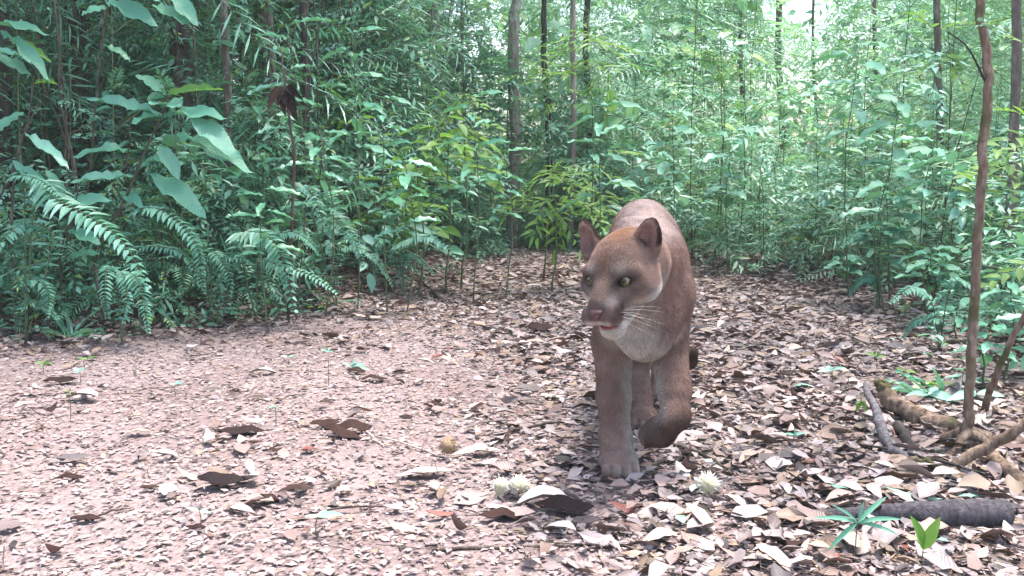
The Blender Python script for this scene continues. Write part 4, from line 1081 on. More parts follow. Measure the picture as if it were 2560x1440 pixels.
seedling(795, 1345, 58, [(68, 12, -10), (-32, 6, -10), (20, 10, 30)], 0, 'two-leaved mint seedling at the lower edge, left of the big folded leaf')
seedling(500, 1320, 46, [(-30, 12, -8), (34, -2, -8)], 0, 'thin seedling with two pale leaves near the lower left')
seedling(440, 990, 30, [(22, 8, -6), (-14, 4, -6), (4, 8, 20)], 1, 'small seedling in the left middle of the trail')
seedling(200, 960, 34, [(14, 8, -4), (-14, 8, -4), (0, 2, -20)], 1, 'round-leaved seedling at the left edge of the litter', w=.8)
seedling(110, 935, 28, [(16, 12, -4), (-22, 4, -4), (26, 2, -10), (0, -8, -14)], 2, 'bright yellow-green seedling at the far left')
seedling(215, 915, 16, [(26, 10, 0), (-20, 8, -5), (10, 4, -12)], 2, 'yellowish seedling right of the bright one')
seedling(822, 965, 88, [(14, 4, -4), (-18, 10, -4), (4, 12, 8)], 1, 'tall thin upright seedling in the middle of the trail')
seedling(720, 915, 22, [(20, 8, -4), (-18, 6, -4)], 0, 'tiny pale seedling beyond the bluish leaf')
seedling(876, 930, 14, [(38, 10, -10), (-20, 14, -6), (20, 22, 0), (50, -4, -10)], 0, 'spreading mint seedling behind the dark leaves in mid trail')
seedling(176, 1052, 74, [(6, 12, 0), (-8, 8, 0), (8, -6, -4)], 2, 'thin upright seedling at the left of the bare soil')
seedling(690, 1066, 50, [(-22, 2, 0), (-6, 10, 0), (8, -12, 0)], 1, 'hooked thin seedling above the arched leaf', w=.25)
seedling(910, 1030, 12, [(10, 6, -6), (-8, 6, -6)], 0, 'tiny round-leaved seedling above the crossed leaves', w=.9)
seedling(1985, 1115, 28, [(28, 10, -4), (-26, 8, -4), (4, 18, 0)], 1, 'small green seedling left of the grey forked branch')
seedling(2150, 1060, 60, [(-16, -6, -4), (16, -8, -4), (-14, -26, -4), (14, -30, -4), (0, 10, 0)], 2, 'yellow-green feathery seedling just left of the grey fork', w=.4)
seedling(2140, 1400, 100, [(-120, 30, -20), (110, 26, -20), (80, 70, 20), (-60, 50, 10), (96, -10, -40), (-90, -54, -40), (14, 60, 0)], 4, 'seedling with long narrow leaves growing in front of the grey log', w=.14)
seedling(2305, 1430, 60, [(-34, 96, -10), (34, 92, -10)], 2, 'pair of broad yellow-green upright leaves in front of the grey log', w=.36)
seedling(2320, 1010, 24, [(90, -14, -10), (-60, 6, -10), (40, 16, 30)], 1, 'broad-leaved plant behind the mossy branch', w=.4)
seedling(2440, 1010, 26, [(-80, -8, -10), (70, 2, -10), (-30, 20, 20)], 1, 'broad-leaved plant right behind the tan trunk', w=.4)
seedling(2080, 960, 36, [(-40, 0, -6), (30, 10, -6), (-10, 14, 10)], 1, 'pale seedling at the right trail edge', w=.4)
seedling(2190, 930, 40, [(24, 2, -4), (-30, 12, -4), (10, 16, 0)], 2, 'yellow-green seedling at the right trail edge', w=.4)
seedling(2260, 960, 34, [(34, -4, -4), (-24, 10, -4)], 2, 'second yellow-green seedling, nearer the tan trunk', w=.36)
_seen = set()
def SEEDLAB(b, side):
    u = image_u(b.x, b.y); L_ = [(200, 'round-leaved seedling'), (330, 'low fern'), (530, 'small hanging fern'), (640, 'middle fern'), (840, 'stiff pale fern'), (1010, 'bright arching fern')] if side else \
        [(1900, 'far end of the trail'), (2060, 'far brown log'), (2200, 'grey-green bank fern'), (2280, 'yellow-green seedling'), (2350, 'shaded fern'), (2440, 'tan trunk')]
    nm = min(L_, key=lambda q: abs(q[0] - u))[1]
    for w in ('small', 'tiny', 'slender', 'crouching', 'stout', 'lopsided', 'faded', 'upright'):
        t = f'{w} green seedling on the {"left" if side else "right"} trail edge near the {nm}'
        if t not in _seen: _seen.add(t); return t
    return t
for i in range(26):
    y = random.uniform(2.9, 5.2); side = random.random() < .5
    x = float(left_edge(y)) + random.uniform(-.1, .5) if side else float(right_edge(y)) - random.uniform(-.1, .35)
    if abs(x) > .53 * y: continue
    b = Vector((x, y, float(gz(x, y)))); root = empty('seedling', b); tag(root, SEEDLAB(b, side), 'seedling', f'small seedlings along the {"left" if side else "right"} trail edge')
    h = random.uniform(.03, .12); mb = MB(); mb.tube([(0, 0, 0), (0, 0, h)], [.0015, .001], 4); link('stem', mb.mesh('stem', [STEM]), root)
    for q in range(random.randint(3, 6)):
        a = random.uniform(0, 6.28); L = random.uniform(.03, .07); d = Vector((math.cos(a), math.sin(a), random.uniform(-.2, .5))).normalized() * L
        pz = b + Vector((0, 0, h * random.uniform(.6, 1))); place_leaf(SEED[random.choice([1, 3, 1, 0, 2])], pz, pz + d, root, wscale=L * .4)
# bamboo-like grass tufts with narrow blades at the left corner
for (u, v, n, lab) in [(90, 790, 16, 'tuft of narrow arching blades at the left edge of the bank'), (170, 850, 12, 'low tuft of narrow blades at the foot of the left bank'), (2350, 1000, 8, 'sparse tuft of narrow blades behind the mossy branch')]:
    b = gpt(u, v); root = empty('grass_tuft', b); tag(root, lab, 'grass')
    for q in range(n):
        a = random.uniform(0, 6.28); L = random.uniform(.12, .24); d = Vector((math.cos(a), math.sin(a) * .7, random.uniform(.2, 1.2))).normalized() * L
        place_leaf(BIG[3], b + Vector((random.gauss(0, .02), random.gauss(0, .02), 0)), b + d, root, name='blade', wscale=L * .09)
# ------------------------------------------------------------------ the puma: one signed-distance body
def rcone(P, a, b, r1, r2):
    a, b = np.array(a, np.float32), np.array(b, np.float32)
    ba = b - a; l2 = ba @ ba
    t = np.clip(((P - a) @ ba) / l2, 0, 1)
    return np.linalg.norm(P - (a + t[..., None] * ba), axis=-1) - (r1 + (r2 - r1) * t)

def ell(P, c, r, R=None):
    q = P - np.array(c, np.float32)
    if R is not None: q = q @ R
    r = np.array(r, np.float32)
    k0 = np.linalg.norm(q / r, axis=-1); k1 = np.linalg.norm(q / (r * r), axis=-1) + 1e-9
    return k0 * (k0 - 1) / k1

def smin(a, b, k):
    h = np.clip(0.5 + 0.5 * (b - a) / k, 0, 1)
    return b + (a - b) * h - k * h * (1 - h)

def smax(a, b, k): return -smin(-a, -b, k)

def rotm(rx=0, ry=0, rz=0):
    cx, sx, cy, sy, cz, sz = [f(math.radians(v)) for v in (rx, ry, rz) for f in (math.cos, math.sin)]
    X = np.array([[1, 0, 0], [0, cx, -sx], [0, sx, cx]]); Y = np.array([[cy, 0, sy], [0, 1, 0], [-sy, 0, cy]])
    Z = np.array([[cz, -sz, 0], [sz, cz, 0], [0, 0, 1]])
    return (Z @ Y @ X).astype(np.float32)

HC = np.array([0.247, 2.165, 0.563], np.float32)          # centre of the head
# head frame: x to the puma's left, y backwards, z up; turned to its right, nose dipped, a little roll
HR = (rotm(rz=-31) @ rotm(rx=15) @ rotm(ry=-3))
HS = 1.0

def to_head(P): return ((P - HC) @ HR) / HS
def from_head(p): return HC + HR @ (np.array(p, np.float32) * HS)

def head_sdf(Q):
    d = ell(Q, (0, 0.035, 0.022), (0.072, 0.088, 0.066))                      # braincase
    d = smin(d, ell(Q, (0, -0.022, 0.026), (0.054, 0.06, 0.043)), 0.03)        # forehead
    for s in (-1, 1):
        d = smin(d, ell(Q, (s * 0.053, 0.0, -0.020), (0.033, 0.05, 0.042)), 0.028)   # cheek
        d = smin(d, rcone(Q, (s * 0.024, -0.066, 0.026), (s * 0.054, -0.046, 0.022), 0.010, 0.012), 0.022)  # brow
        d = smin(d, rcone(Q, (s * 0.032, -0.07, -0.012), (s * 0.062, -0.035, -0.012), 0.014, 0.02), 0.018)
    d = smin(d, rcone(Q, (0, -0.04, -0.022), (0, -0.105, -0.046), 0.045, 0.033), 0.028)   # muzzle
    d = smin(d, rcone(Q, (0, -0.035, 0.030), (0, -0.128, -0.022), 0.027, 0.0205), 0.022)  # bridge of the nose
    for s in (-1, 1):
        d = smin(d, ell(Q, (s * 0.0215, -0.116, -0.054), (0.0255, 0.033, 0.025)), 0.012)   # whisker pads
    d = smin(d, rcone(Q, (0, 0.0, -0.062), (0, -0.072, -0.092), 0.042, 0.028), 0.02)     # lower jaw
    d = smin(d, ell(Q, (0, -0.082, -0.103), (0.026, 0.026, 0.020)), 0.012)               # chin
    # mouth line, parted
    d = smax(d, -ell(Q, (0, -0.118, -0.0810), (0.025, 0.040, 0.0115), rotm(rx=14)), 0.006)
    d = smax(d, -rcone(Q, (0, -0.1505, -0.046), (0, -0.151, -0.068), 0.0022, 0.003), 0.004)
    for s in (-1, 1):
        d = smax(d, -rcone(Q, (s * 0.02, -0.132, -0.077), (s * 0.046, -0.088, -0.072), 0.004, 0.001), 0.005)
        # eye sockets
        d = smax(d, -ell(Q, (s * 0.042, -0.076, 0.0055), (0.0148, 0.0230, 0.0062), rotm(ry=s * -10) @ rotm(rz=s * 14)), 0.004)
        # ears: rounded shells opening forward and outward
        ex = -0.006 if s > 0 else -0.016
        E = rotm(rz=s * (24 if s > 0 else 44)) @ rotm(ry=s * 24) @ rotm(rx=-8)
        e = ell(Q, (ex + s * 0.066, 0.032, 0.066), (0.031, 0.016, 0.042), E)
        tip = ell(Q, (ex + s * 0.076, 0.032, 0.092), (0.019, 0.010, 0.027), E)
        e = smin(e, tip, 0.012)
        base = ell(Q, (ex + s * 0.056, 0.034, 0.045), (0.03, 0.028, 0.028))
        e = smin(e, base, 0.02)
        e = smax(e, -ell(Q, (ex + s * 0.070, 0.006, 0.074), (0.0235, 0.026, 0.040), E), 0.004)
        d = smin(d, e, 0.008)
    return d

def body_parts():
    rc, el = 'rc', 'el'
    R0 = rotm(rz=-9)
    L = [
        (el, (0.432, 3.16, 0.560), (0.112, 0.17, 0.142), R0, 0.05),
        (el, (0.413, 2.93, 0.535), (0.100, 0.22, 0.118), R0, 0.08),
        (el, (0.385, 2.69, 0.500), (0.112, 0.22, 0.150), R0, 0.08),
        (el, (0.345, 2.48, 0.500), (0.100, 0.15, 0.145), R0, 0.06),
        (el, (0.335, 2.385, 0.430), (0.082, 0.08, 0.11), R0, 0.05),
        (el, (0.435, 2.86, 0.405), (0.085, 0.24, 0.075), R0, 0.08),
        (rc, (0.365, 2.50, 0.575), (0.300, 2.25, 0.580), 0.084, 0.070, 0.05),   # neck
        (rc, (0.335, 2.42, 0.45), (0.280, 2.24, 0.530), 0.078, 0.056, 0.04),    # throat
        (rc, (0.30, 2.49, 0.640), (0.27, 2.44, 0.50), 0.030, 0.055, 0.05),      # right shoulder blade
        (rc, (0.385, 2.52, 0.632), (0.405, 2.45, 0.50), 0.028, 0.050, 0.04),     # left shoulder blade
        (rc, (0.335, 2.47, 0.648), (0.412, 2.41, 0.50), 0.020, 0.024, 0.022),     # fold in front of the shoulder
        (rc, (0.385, 2.60, 0.640), (0.450, 2.55, 0.46), 0.028, 0.034, 0.025),     # back edge of the shoulder
        # right foreleg, planted
        (rc, (0.285, 2.45, 0.46), (0.270, 2.53, 0.345), 0.064, 0.054, 0.05),
        (rc, (0.270, 2.53, 0.345), (0.270, 2.50, 0.20), 0.052, 0.041, 0.02),
        (rc, (0.270, 2.50, 0.20), (0.276, 2.49, 0.085), 0.041, 0.037, 0.02),
        (rc, (0.276, 2.485, 0.085), (0.278, 2.465, 0.045), 0.041, 0.038, 0.02),
        (el, (0.280, 2.455, 0.037), (0.050, 0.058, 0.034), None, 0.02),
        # left foreleg, lifted and folded at the wrist
        (rc, (0.402, 2.46, 0.46), (0.410, 2.50, 0.345), 0.060, 0.051, 0.05),
        (rc, (0.410, 2.50, 0.345), (0.418, 2.42, 0.235), 0.050, 0.039, 0.02),
        (rc, (0.418, 2.42, 0.235), (0.415, 2.38, 0.180), 0.037, 0.033, 0.02),
        (rc, (0.415, 2.38, 0.175), (0.393, 2.425, 0.130), 0.033, 0.034, 0.02),
        (el, (0.380, 2.44, 0.118), (0.039, 0.047, 0.035), None, 0.02),
        # right hind leg, stepping forward
        (el, (0.412, 3.13, 0.46), (0.072, 0.14, 0.16), R0, 0.05),
        (rc, (0.42, 3.08, 0.40), (0.420, 2.97, 0.33), 0.085, 0.058, 0.04),
        (rc, (0.420, 2.97, 0.33), (0.418, 3.11, 0.17), 0.05, 0.031, 0.03),
        (rc, (0.418, 3.11, 0.17), (0.414, 2.975, 0.055), 0.030, 0.029, 0.02),
        (el, (0.412, 2.93, 0.035), (0.040, 0.058, 0.031), None, 0.02),
        # left hind leg, pushing off behind
        (el, (0.492, 3.16, 0.46), (0.078, 0.14, 0.16), R0, 0.05),
        (rc, (0.51, 3.14, 0.40), (0.52, 3.10, 0.32), 0.075, 0.058, 0.04),
        (rc, (0.52, 3.10, 0.32), (0.530, 3.36, 0.19), 0.05, 0.031, 0.03),
        (rc, (0.530, 3.36, 0.19), (0.515, 3.29, 0.065), 0.030, 0.029, 0.02),
        (el, (0.513, 3.25, 0.035), (0.040, 0.058, 0.031), None, 0.02),
        # tail
        (rc, (0.470, 3.30, 0.62), (0.52, 3.47, 0.47), 0.042, 0.030, 0.04),
        (rc, (0.52, 3.47, 0.47), (0.56, 3.54, 0.23), 0.030, 0.028, 0.02),
        (rc, (0.56, 3.54, 0.23), (0.605, 3.52, 0.105), 0.028, 0.028, 0.02),
        (rc, (0.605, 3.52, 0.105), (0.648, 3.46, 0.105), 0.028, 0.026, 0.02),
        (rc, (0.648, 3.46, 0.105), (0.654, 3.42, 0.145), 0.026, 0.018, 0.02),
    ]
    def toes(cx, cy, cz, w, n_front, drop=0.0, spread=1.0):
        for i, (dx, dy) in enumerate(((-1.0, 0.35), (-0.36, 0.0), (0.36, 0.0), (1.0, 0.35))):
            x, y = cx + dx * w * 0.75 * spread, cy + dy * 0.03
            L.append((el, (x, y, cz), (w * 0.33, 0.030, 0.0225), rotm(rz=dx * 12), 0.006))
    toes(0.281, 2.408, 0.024, 0.044, 0)
    toes(0.411, 2.885, 0.022, 0.036, 0)
    toes(0.512, 3.205, 0.022, 0.036, 0)
    # curled toes of the lifted paw
    for dx in (-0.026, -0.009, 0.009, 0.026):
        L.append((el, (0.376 + dx, 2.450, 0.104), (0.014, 0.024, 0.022), rotm(rx=40), 0.014))
    return L
BP = body_parts()

def field(axes, head=True):
    X, Y, Z = [a.astype(np.float32) for a in axes]
    D = np.full((len(X), len(Y), len(Z)), 0.3, np.float32)
    for prim in BP:
        if prim[0] == 'rc':
            _, a, b, r1, r2, k = prim; lo = np.minimum(a, b) - max(r1, r2); hi = np.maximum(a, b) + max(r1, r2)
        else:
            _, c, r, R, k = prim; m = max(r) if R is not None else 0
            rr = np.array(r) + (0.02 if R is not None else 0); lo = np.array(c) - rr; hi = np.array(c) + rr
        pad = 0.03 + k
        s = []
        for ax, l, h in zip((X, Y, Z), lo, hi):
            s.append(slice(np.searchsorted(ax, l - pad), np.searchsorted(ax, h + pad)))
        if any(q.stop <= q.start for q in s): continue
        G = np.stack(np.meshgrid(X[s[0]], Y[s[1]], Z[s[2]], indexing='ij'), -1)
        d = rcone(G, a, b, r1, r2) if prim[0] == 'rc' else ell(G, c, r, R)
        D[s[0], s[1], s[2]] = smin(D[s[0], s[1], s[2]], d.astype(np.float32), k)
    if head:
        s = [slice(np.searchsorted(ax, c - 0.24), np.searchsorted(ax, c + 0.24)) for ax, c in zip((X, Y, Z), HC)]
        G = np.stack(np.meshgrid(X[s[0]], Y[s[1]], Z[s[2]], indexing='ij'), -1)
        Q = to_head(G)
        d = head_sdf(Q) * HS
        # blend with the neck only at the back of the head, keep the face crisp
        kk = 0.012 + 0.042 * sm(0.0, 0.09, Q[..., 1]).astype(np.float32)
        D[s[0], s[1], s[2]] = smin(D[s[0], s[1], s[2]], d.astype(np.float32), kk)
    return D

def surface_nets(D, ax):
    """vertices and quads of the zero surface"""
    S = D < 0
    nx, ny, nz = D.shape
    c = np.zeros((nx - 1, ny - 1, nz - 1), np.int16)
    for i in (0, 1):
        for j in (0, 1):
            for k in (0, 1):
                c += S[i:nx - 1 + i, j:ny - 1 + j, k:nz - 1 + k]
    act = (c > 0) & (c < 8)
    I = np.argwhere(act)
    idx = np.full(act.shape, -1, np.int64); idx[act] = np.arange(len(I))
    acc = np.zeros((len(I), 3)); cnt = np.zeros(len(I))
    corners = [(i, j, k) for i in (0, 1) for j in (0, 1) for k in (0, 1)]
    for a in corners:
        for e in range(3):
            if a[e]: continue
            b = list(a); b[e] = 1
            va = D[I[:, 0] + a[0], I[:, 1] + a[1], I[:, 2] + a[2]]; vb = D[I[:, 0] + b[0], I[:, 1] + b[1], I[:, 2] + b[2]]
            m = (va < 0) != (vb < 0)
            t = np.where(m, va / (va - vb + 1e-12), 0)
            p = np.array(a, float)[None] + np.zeros((len(I), 3)); p[:, e] += t
            acc[m] += p[m]; cnt[m] += 1
    P = I + acc / cnt[:, None]
    V = np.stack([np.interp(P[:, q], np.arange(len(ax[q])), ax[q]) for q in range(3)], 1)
    Q = []
    for e in range(3):
        sl0 = [slice(1, -1)] * 3; sl1 = [slice(1, -1)] * 3
        sl0[e] = slice(0, -1); sl1[e] = slice(1, None)
        m0 = S[tuple(sl0)]; m1 = S[tuple(sl1)]
        E = np.argwhere(m0 != m1); off = np.ones(3, int); off[e] = 0; E = E + off
        u, w = [q for q in range(3) if q != e]
        du = np.zeros(3, int); du[u] = 1; dw = np.zeros(3, int); dw[w] = 1
        q = np.stack([idx[tuple((E - du - dw).T)], idx[tuple((E - dw).T)], idx[tuple(E.T)], idx[tuple((E - du).T)]], 1)
        inside = S[tuple(E.T)]
        flip = ~inside if e != 1 else inside
        q[flip] = q[flip][:, ::-1]
        Q.append(q)
    return V, np.concatenate(Q)

def puma_surface():
    ax = [np.arange(0.10, 0.78, 0.005), np.arange(1.95, 3.62, 0.005), np.arange(-0.012, 0.76, 0.005)]
    V1, Q1 = surface_nets(field(ax), ax)
    hx = [np.arange(c - 0.18, c + 0.18, 0.0025) for c in HC]
    V2, Q2 = surface_nets(field(hx), hx)
    n = -HR[:, 1]                       # forward of the head
    cut = 0.085                         # plane this far behind the head's centre
    k1 = ((V1[Q1].mean(1) - HC) @ n) < -cut + 0.004
    k2 = (((V2[Q2].mean(1) - HC) @ n) > -cut) & (np.abs(V2[Q2].mean(1) - HC).max(1) < 0.172)
    k1 |= (np.abs(V1[Q1].mean(1) - HC).max(1) > 0.167)
    Q1, Q2 = Q1[k1], Q2[k2]
    V = np.concatenate([V1, V2]); Q = np.concatenate([Q1, Q2 + len(V1)])
    used = np.unique(Q); remap = np.full(len(V), -1); remap[used] = np.arange(len(used))
    return V[used], remap[Q]

def blob(p, c, r):
    return np.exp(-(((p - np.array(c)) / np.array(r)) ** 2).sum(-1))

def vnoise(p, f, seed=0):
    """cheap smooth noise from summed sines"""
    r = np.random.default_rng(seed); o = np.zeros(len(p))
    for _ in range(9):
        w = r.normal(0, 1, 3) * f; o += np.sin(p @ w + r.uniform(0, 6.28))
    return o / 3.0

def fur_colour(P, Nrm):
    n = len(P); q = to_head(P.astype(np.float32)).astype(float)
    tawny = np.array([0.265, 0.172, 0.142]); back = np.array([0.40, 0.315, 0.295]); dark = np.array([0.085, 0.052, 0.042])
    pale = np.array([0.50, 0.45, 0.39]); white = np.array([0.66, 0.62, 0.56]); rust = np.array([0.235, 0.125, 0.078])
    grey = np.array([0.235, 0.19, 0.165]); black = np.array([0.03, 0.022, 0.02])
    C = np.tile(tawny, (n, 1))
    def mix(w, c):
        nonlocal C
        w = np.clip(w, 0, 1)[:, None]; C = C * (1 - w) + np.asarray(c) * w
    isbody = sm(0.10, 0.16, q[:, 1])
    # greyer back with top light painted in; paler belly, chest and inner legs
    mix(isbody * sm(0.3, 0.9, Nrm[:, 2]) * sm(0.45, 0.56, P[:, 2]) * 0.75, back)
    mix(sm(0.2, 0.8, -Nrm[:, 2]) * sm(0.30, 0.36, P[:, 2]) * sm(0.5, 0.42, P[:, 2]), pale)
    mix(blob(P, (0.30, 2.36, 0.385), (0.05, 0.09, 0.065)) * 1.5, pale)
    mix(blob(P, (0.290, 2.33, 0.375), (0.055, 0.09, 0.055)) * 1.5, white)
    # inner sides of the forelegs
    leg = sm(0.36, 0.30, P[:, 2]) * (P[:, 1] < 2.7)
    mix(leg * (P[:, 0] < 0.345) * sm(0.1, 0.9, Nrm[:, 0]) * 0.9, pale * 0.95)
    mix(leg * (P[:, 0] > 0.345) * sm(0.4, 1.0, -Nrm[:, 0]) * 0.65, pale * 0.85)
    mix(sm(0.32, 0.18, P[:, 2]) * sm(0.345, 0.36, P[:, 0]) * (P[:, 1] < 2.7) * sm(0.6, -0.3, -Nrm[:, 0]) * 0.45, dark)  # shade on the lifted foreleg put into its colour
    # toes greyer; shade and wet on the lifted paw painted dark
    mix(sm(0.055, 0.02, P[:, 2]) * 0.4, grey)
    mix((P[:, 1] < 2.6) * sm(0.33, 0.35, P[:, 0]) * sm(0.20, 0.15, P[:, 2] + 0.5 * (0.4 - P[:, 0])) * 0.85, dark)
    # dark tail tip
    mix(sm(0.625, 0.65, P[:, 0]) * (P[:, 1] > 3.3), dark)
    nq = Nrm @ HR.astype(float)
    # faint random darker mottling
    mix(np.clip(vnoise(P, 22, 3), -1, 1) * 0.12 * isbody + 0.06, dark)
    # ---- head
    H = 1 - isbody
    ax_ = np.abs(q[:, 0])
    mix(H * 0.15, grey)
    mix(H * sm(0.03, -0.06, q[:, 1]) * 0.28, dark)        # shade on the face painted into the coat
    mix(H * blob(q, (0, 0.03, 0.09), (0.035, 0.06, 0.04)) * 1.1, rust)          # reddish crown
    mix(H * blob(q, (0, -0.06, 0.045), (0.010, 0.04, 0.035)) * 0.8, rust * 0.6)  # line up the forehead
    for s in (-1, 1):
        mix(H * blob(q, (s * 0.034, -0.07, 0.036), (0.014, 0.03, 0.011)) * 0.5, pale)     # pale spot above the eye
        mix(H * blob(q, (s * 0.03, -0.08, -0.016), (0.014, 0.03, 0.012)) * 0.45, pale)       # under the eye
        mix(H * blob(q, (s * 0.042, -0.078, 0.008), (0.0185, 0.03, 0.0108)) * 1.9, black)  # eye rims
        mix(H * blob(q, (s * 0.021, -0.092, -0.012), (0.009, 0.022, 0.020)) * 1.1, black)    # tear line
        mix(H * blob(q, (s * 0.068, -0.015, -0.052), (0.030, 0.07, 0.022)) * 1.4, white * 0.85)       # cheek
        mix(H * blob(q, (s * 0.062, -0.045, -0.035), (0.02, 0.04, 0.016)) * 0.45, rust)
        mix(H * blob(q, (s * 0.039, -0.112, -0.044), (0.017, 0.026, 0.019)) * 1.6, dark * 0.4) # dark whisker patch
        # ears
        e = H * blob(q, (s * 0.068, 0.008, 0.070), (0.020, 0.030, 0.030))
        e = H * blob(q, (s * 0.072 - (0.006 if s > 0 else 0.016), 0.022, 0.080), (0.024, 0.060, 0.036))
        ear_rim = H * sm(0.050, 0.062, q[:, 2]) * sm(0.042, 0.052, ax_) * sm(0.012, 0.026, q[:, 1])
        mix(ear_rim * sm(-0.80, -0.45, nq[:, 1]), dark * 0.45)
        mix(e * sm(-0.40, -0.75, nq[:, 1]) * 0.9, (0.40, 0.235, 0.195))
        mix(H * blob(q, (s * 0.064, 0.02, 0.062), (0.016, 0.05, 0.020)) * sm(-0.3, -0.7, nq[:, 1]) * 0.7, (0.13, 0.06, 0.05))
    mix(H * blob(q, (0, -0.105, -0.012), (0.028, 0.05, 0.022)) * 0.85, grey * 0.42)         # dusky bridge
    mix(H * sm(-0.052, -0.064, q[:, 2]) * sm(-0.075, -0.1, q[:, 1]) * sm(0.034, 0.024, ax_) * 0.95, white)
    mix(H * sm(-0.078, -0.09, q[:, 2]) * sm(0.0, -0.05, q[:, 1]) * 0.9, white)
    mix(H * blob(q, (0.0, -0.02, -0.10), (0.06, 0.08, 0.03)) * 0.8, pale)
    for s in (-1, 1): mix(H * blob(q, (s * 0.024, -0.112, -0.022), (0.014, 0.03, 0.012)) * 0.6, (0.42, 0.36, 0.34))  # grey-lilac highlight on the muzzle painted into the fur
    # lips and mouth
    lip = np.exp(-((q[:, 2] + 0.0800 - (q[:, 1] + 0.118) * -0.2) / 0.0080) ** 2) * sm(-0.085, -0.1, q[:, 1]) * sm(0.04, 0.03, ax_)
    mix(H * lip * 1.2, (0.17, 0.035, 0.035))
    C *= 1.10 * (1 + 0.20 * leg + 0.12 * np.clip(vnoise(P, 150, 5), -1, 1) + 0.10 * np.clip(vnoise(P, 45, 8), -1, 1))[:, None]
    return np.clip(C, 0.01, 0.9)

def build_puma():
    V, Q = puma_surface()
    root = empty('puma', (0.36, 2.6, 0.0))
    tag(root, 'tawny brown puma walking towards the camera with one forepaw lifted and head turned aside', 'puma')
    O = np.array([0.36, 2.6, 0.0])
    # vertex normals
    fn = np.cross(V[Q[:, 2]] - V[Q[:, 0]], V[Q[:, 3]] - V[Q[:, 1]])
    Nn = np.zeros_like(V)
    for k in range(4): np.add.at(Nn, Q[:, k], fn)
    Nn /= np.linalg.norm(Nn, axis=1)[:, None] + 1e-12
    C = fur_colour(V, Nn)
    m, N, L, B = new_mat('fur_skin')
    a = N.new('ShaderNodeAttribute'); a.attribute_name = 'fur_colour'
    tc = N.new('ShaderNodeTexCoord'); no = N.new('ShaderNodeTexNoise'); no.inputs['Scale'].default_value = 260; no.inputs['Detail'].default_value = 4
    L.new(tc.outputs['Object'], no.inputs['Vector'])
    mr = N.new('ShaderNodeMapRange'); mr.inputs[3].default_value = 0.42; mr.inputs[4].default_value = 0.58; L.new(no.outputs[0], mr.inputs[0])
    mx = N.new('ShaderNodeMix'); mx.data_type = 'RGBA'; mx.blend_type = 'MULTIPLY'; mx.inputs[0].default_value = 1
    L.new(a.outputs['Color'], mx.inputs[6]); L.new(mr.outputs[0], mx.inputs[7]); L.new(mx.outputs[2], B.inputs['Base Color'])
    B.inputs['Roughness'].default_value = 0.9; B.inputs['Specular IOR Level'].default_value = 0.15
    bp = N.new('ShaderNodeBump'); bp.inputs['Strength'].default_value = 0.3; bp.inputs['Distance'].default_value = 0.001
    L.new(no.outputs[0], bp.inputs['Height']); L.new(bp.outputs[0], B.inputs['Normal'])
    me = np_mesh('body', V - O, Q, [m], colour=C)
    body = link('body', me, root)
    # ---- fur
    A = np.linalg.norm(fn, axis=1) * 0.5
    cen = V[Q].mean(1); ch = to_head(cen.astype(np.float32))
    headw = (np.linalg.norm(ch, axis=1) < 0.17)
    wt = A * np.where(headw, 3.0, 1.0) * np.where(cen[:, 1] > 3.0, 0.6, 1.0)
    nh = 260000
    f = RNG.choice(len(Q), nh, p=wt / wt.sum())
    w = RNG.random((nh, 2))
    b = np.stack([(1 - w[:, 0]) * (1 - w[:, 1]), w[:, 0] * (1 - w[:, 1]), w[:, 0] * w[:, 1], (1 - w[:, 0]) * w[:, 1]], 1)
    P = (V[Q[f]] * b[..., None]).sum(1); Nr = (Nn[Q[f]] * b[..., None]).sum(1); Nr /= np.linalg.norm(Nr, axis=1)[:, None] + 1e-9
    Cc = (C[Q[f]] * b[..., None]).sum(1)
    q = to_head(P.astype(np.float32)).astype(float)
    # keep the eyes, nose leather and mouth clear
    keep = np.ones(nh, bool)
    for s in (-1, 1): keep &= np.linalg.norm((q - (s * 0.042, -0.078, 0.007)) / (0.0160, 0.03, 0.0095), axis=1) > 1
    keep &= np.linalg.norm((q - (0, -0.152, -0.037)) / (0.021, 0.018, 0.014), axis=1) > 1
    keep &= ~((np.abs(q[:, 2] + 0.0800) < 0.010) & (q[:, 1] < -0.09) & (np.abs(q[:, 0]) < 0.035))
    P, Nr, Cc, q = P[keep], Nr[keep], Cc[keep], q[keep]; nh = len(P)
    hb = sm(0.10, 0.15, q[:, 1])[:, None]
    # flow: over the head it runs back from the nose, on the body back and down, on legs down
    fh = np.stack([q[:, 0] * 6, np.full(nh, 0.9), 0.25 + q[:, 2] * 5], 1); fh = fh @ HR.T.astype(float)
    down = sm(0.45, 0.3, P[:, 2])[:, None]
    fb = np.array([0.12, 0.85, -0.5]) * (1 - down) + np.array([0, 0.15, -1.0]) * down
    chest = blob(P, (0.32, 2.36, 0.42), (0.08, 0.1, 0.1))[:, None]; fb = fb * (1 - chest) + np.array([0, 0, -1.0]) * chest
    fl = fh * (1 - hb) + fb * hb
    fl += RNG.normal(0, 0.13, fl.shape)
    fl -= (fl * Nr).sum(1)[:, None] * Nr; fl /= np.linalg.norm(fl, axis=1)[:, None] + 1e-9
    ln = 0.0055 * (1 - hb[:, 0]) + 0.0095 * hb[:, 0]
    ln += 0.012 * np.clip(blob(q, (0.075, 0.02, -0.06), (0.03, 0.05, 0.035)) + blob(q, (-0.075, 0.02, -0.06), (0.03, 0.05, 0.035)), 0, 1) + 0.007 * chest[:, 0]
    ln += 0.004 * sm(0.005, 0.03, -q[:, 1] - 0.0) * 0
    muzz = sm(-0.08, -0.11, q[:, 1]); ln *= 1 - 0.5 * muzz
    ln *= RNG.uniform(0.6, 1.25, nh)
    lift = 0.30
    p1 = P + (fl * 0.5 + Nr * lift * 0.75) * ln[:, None]
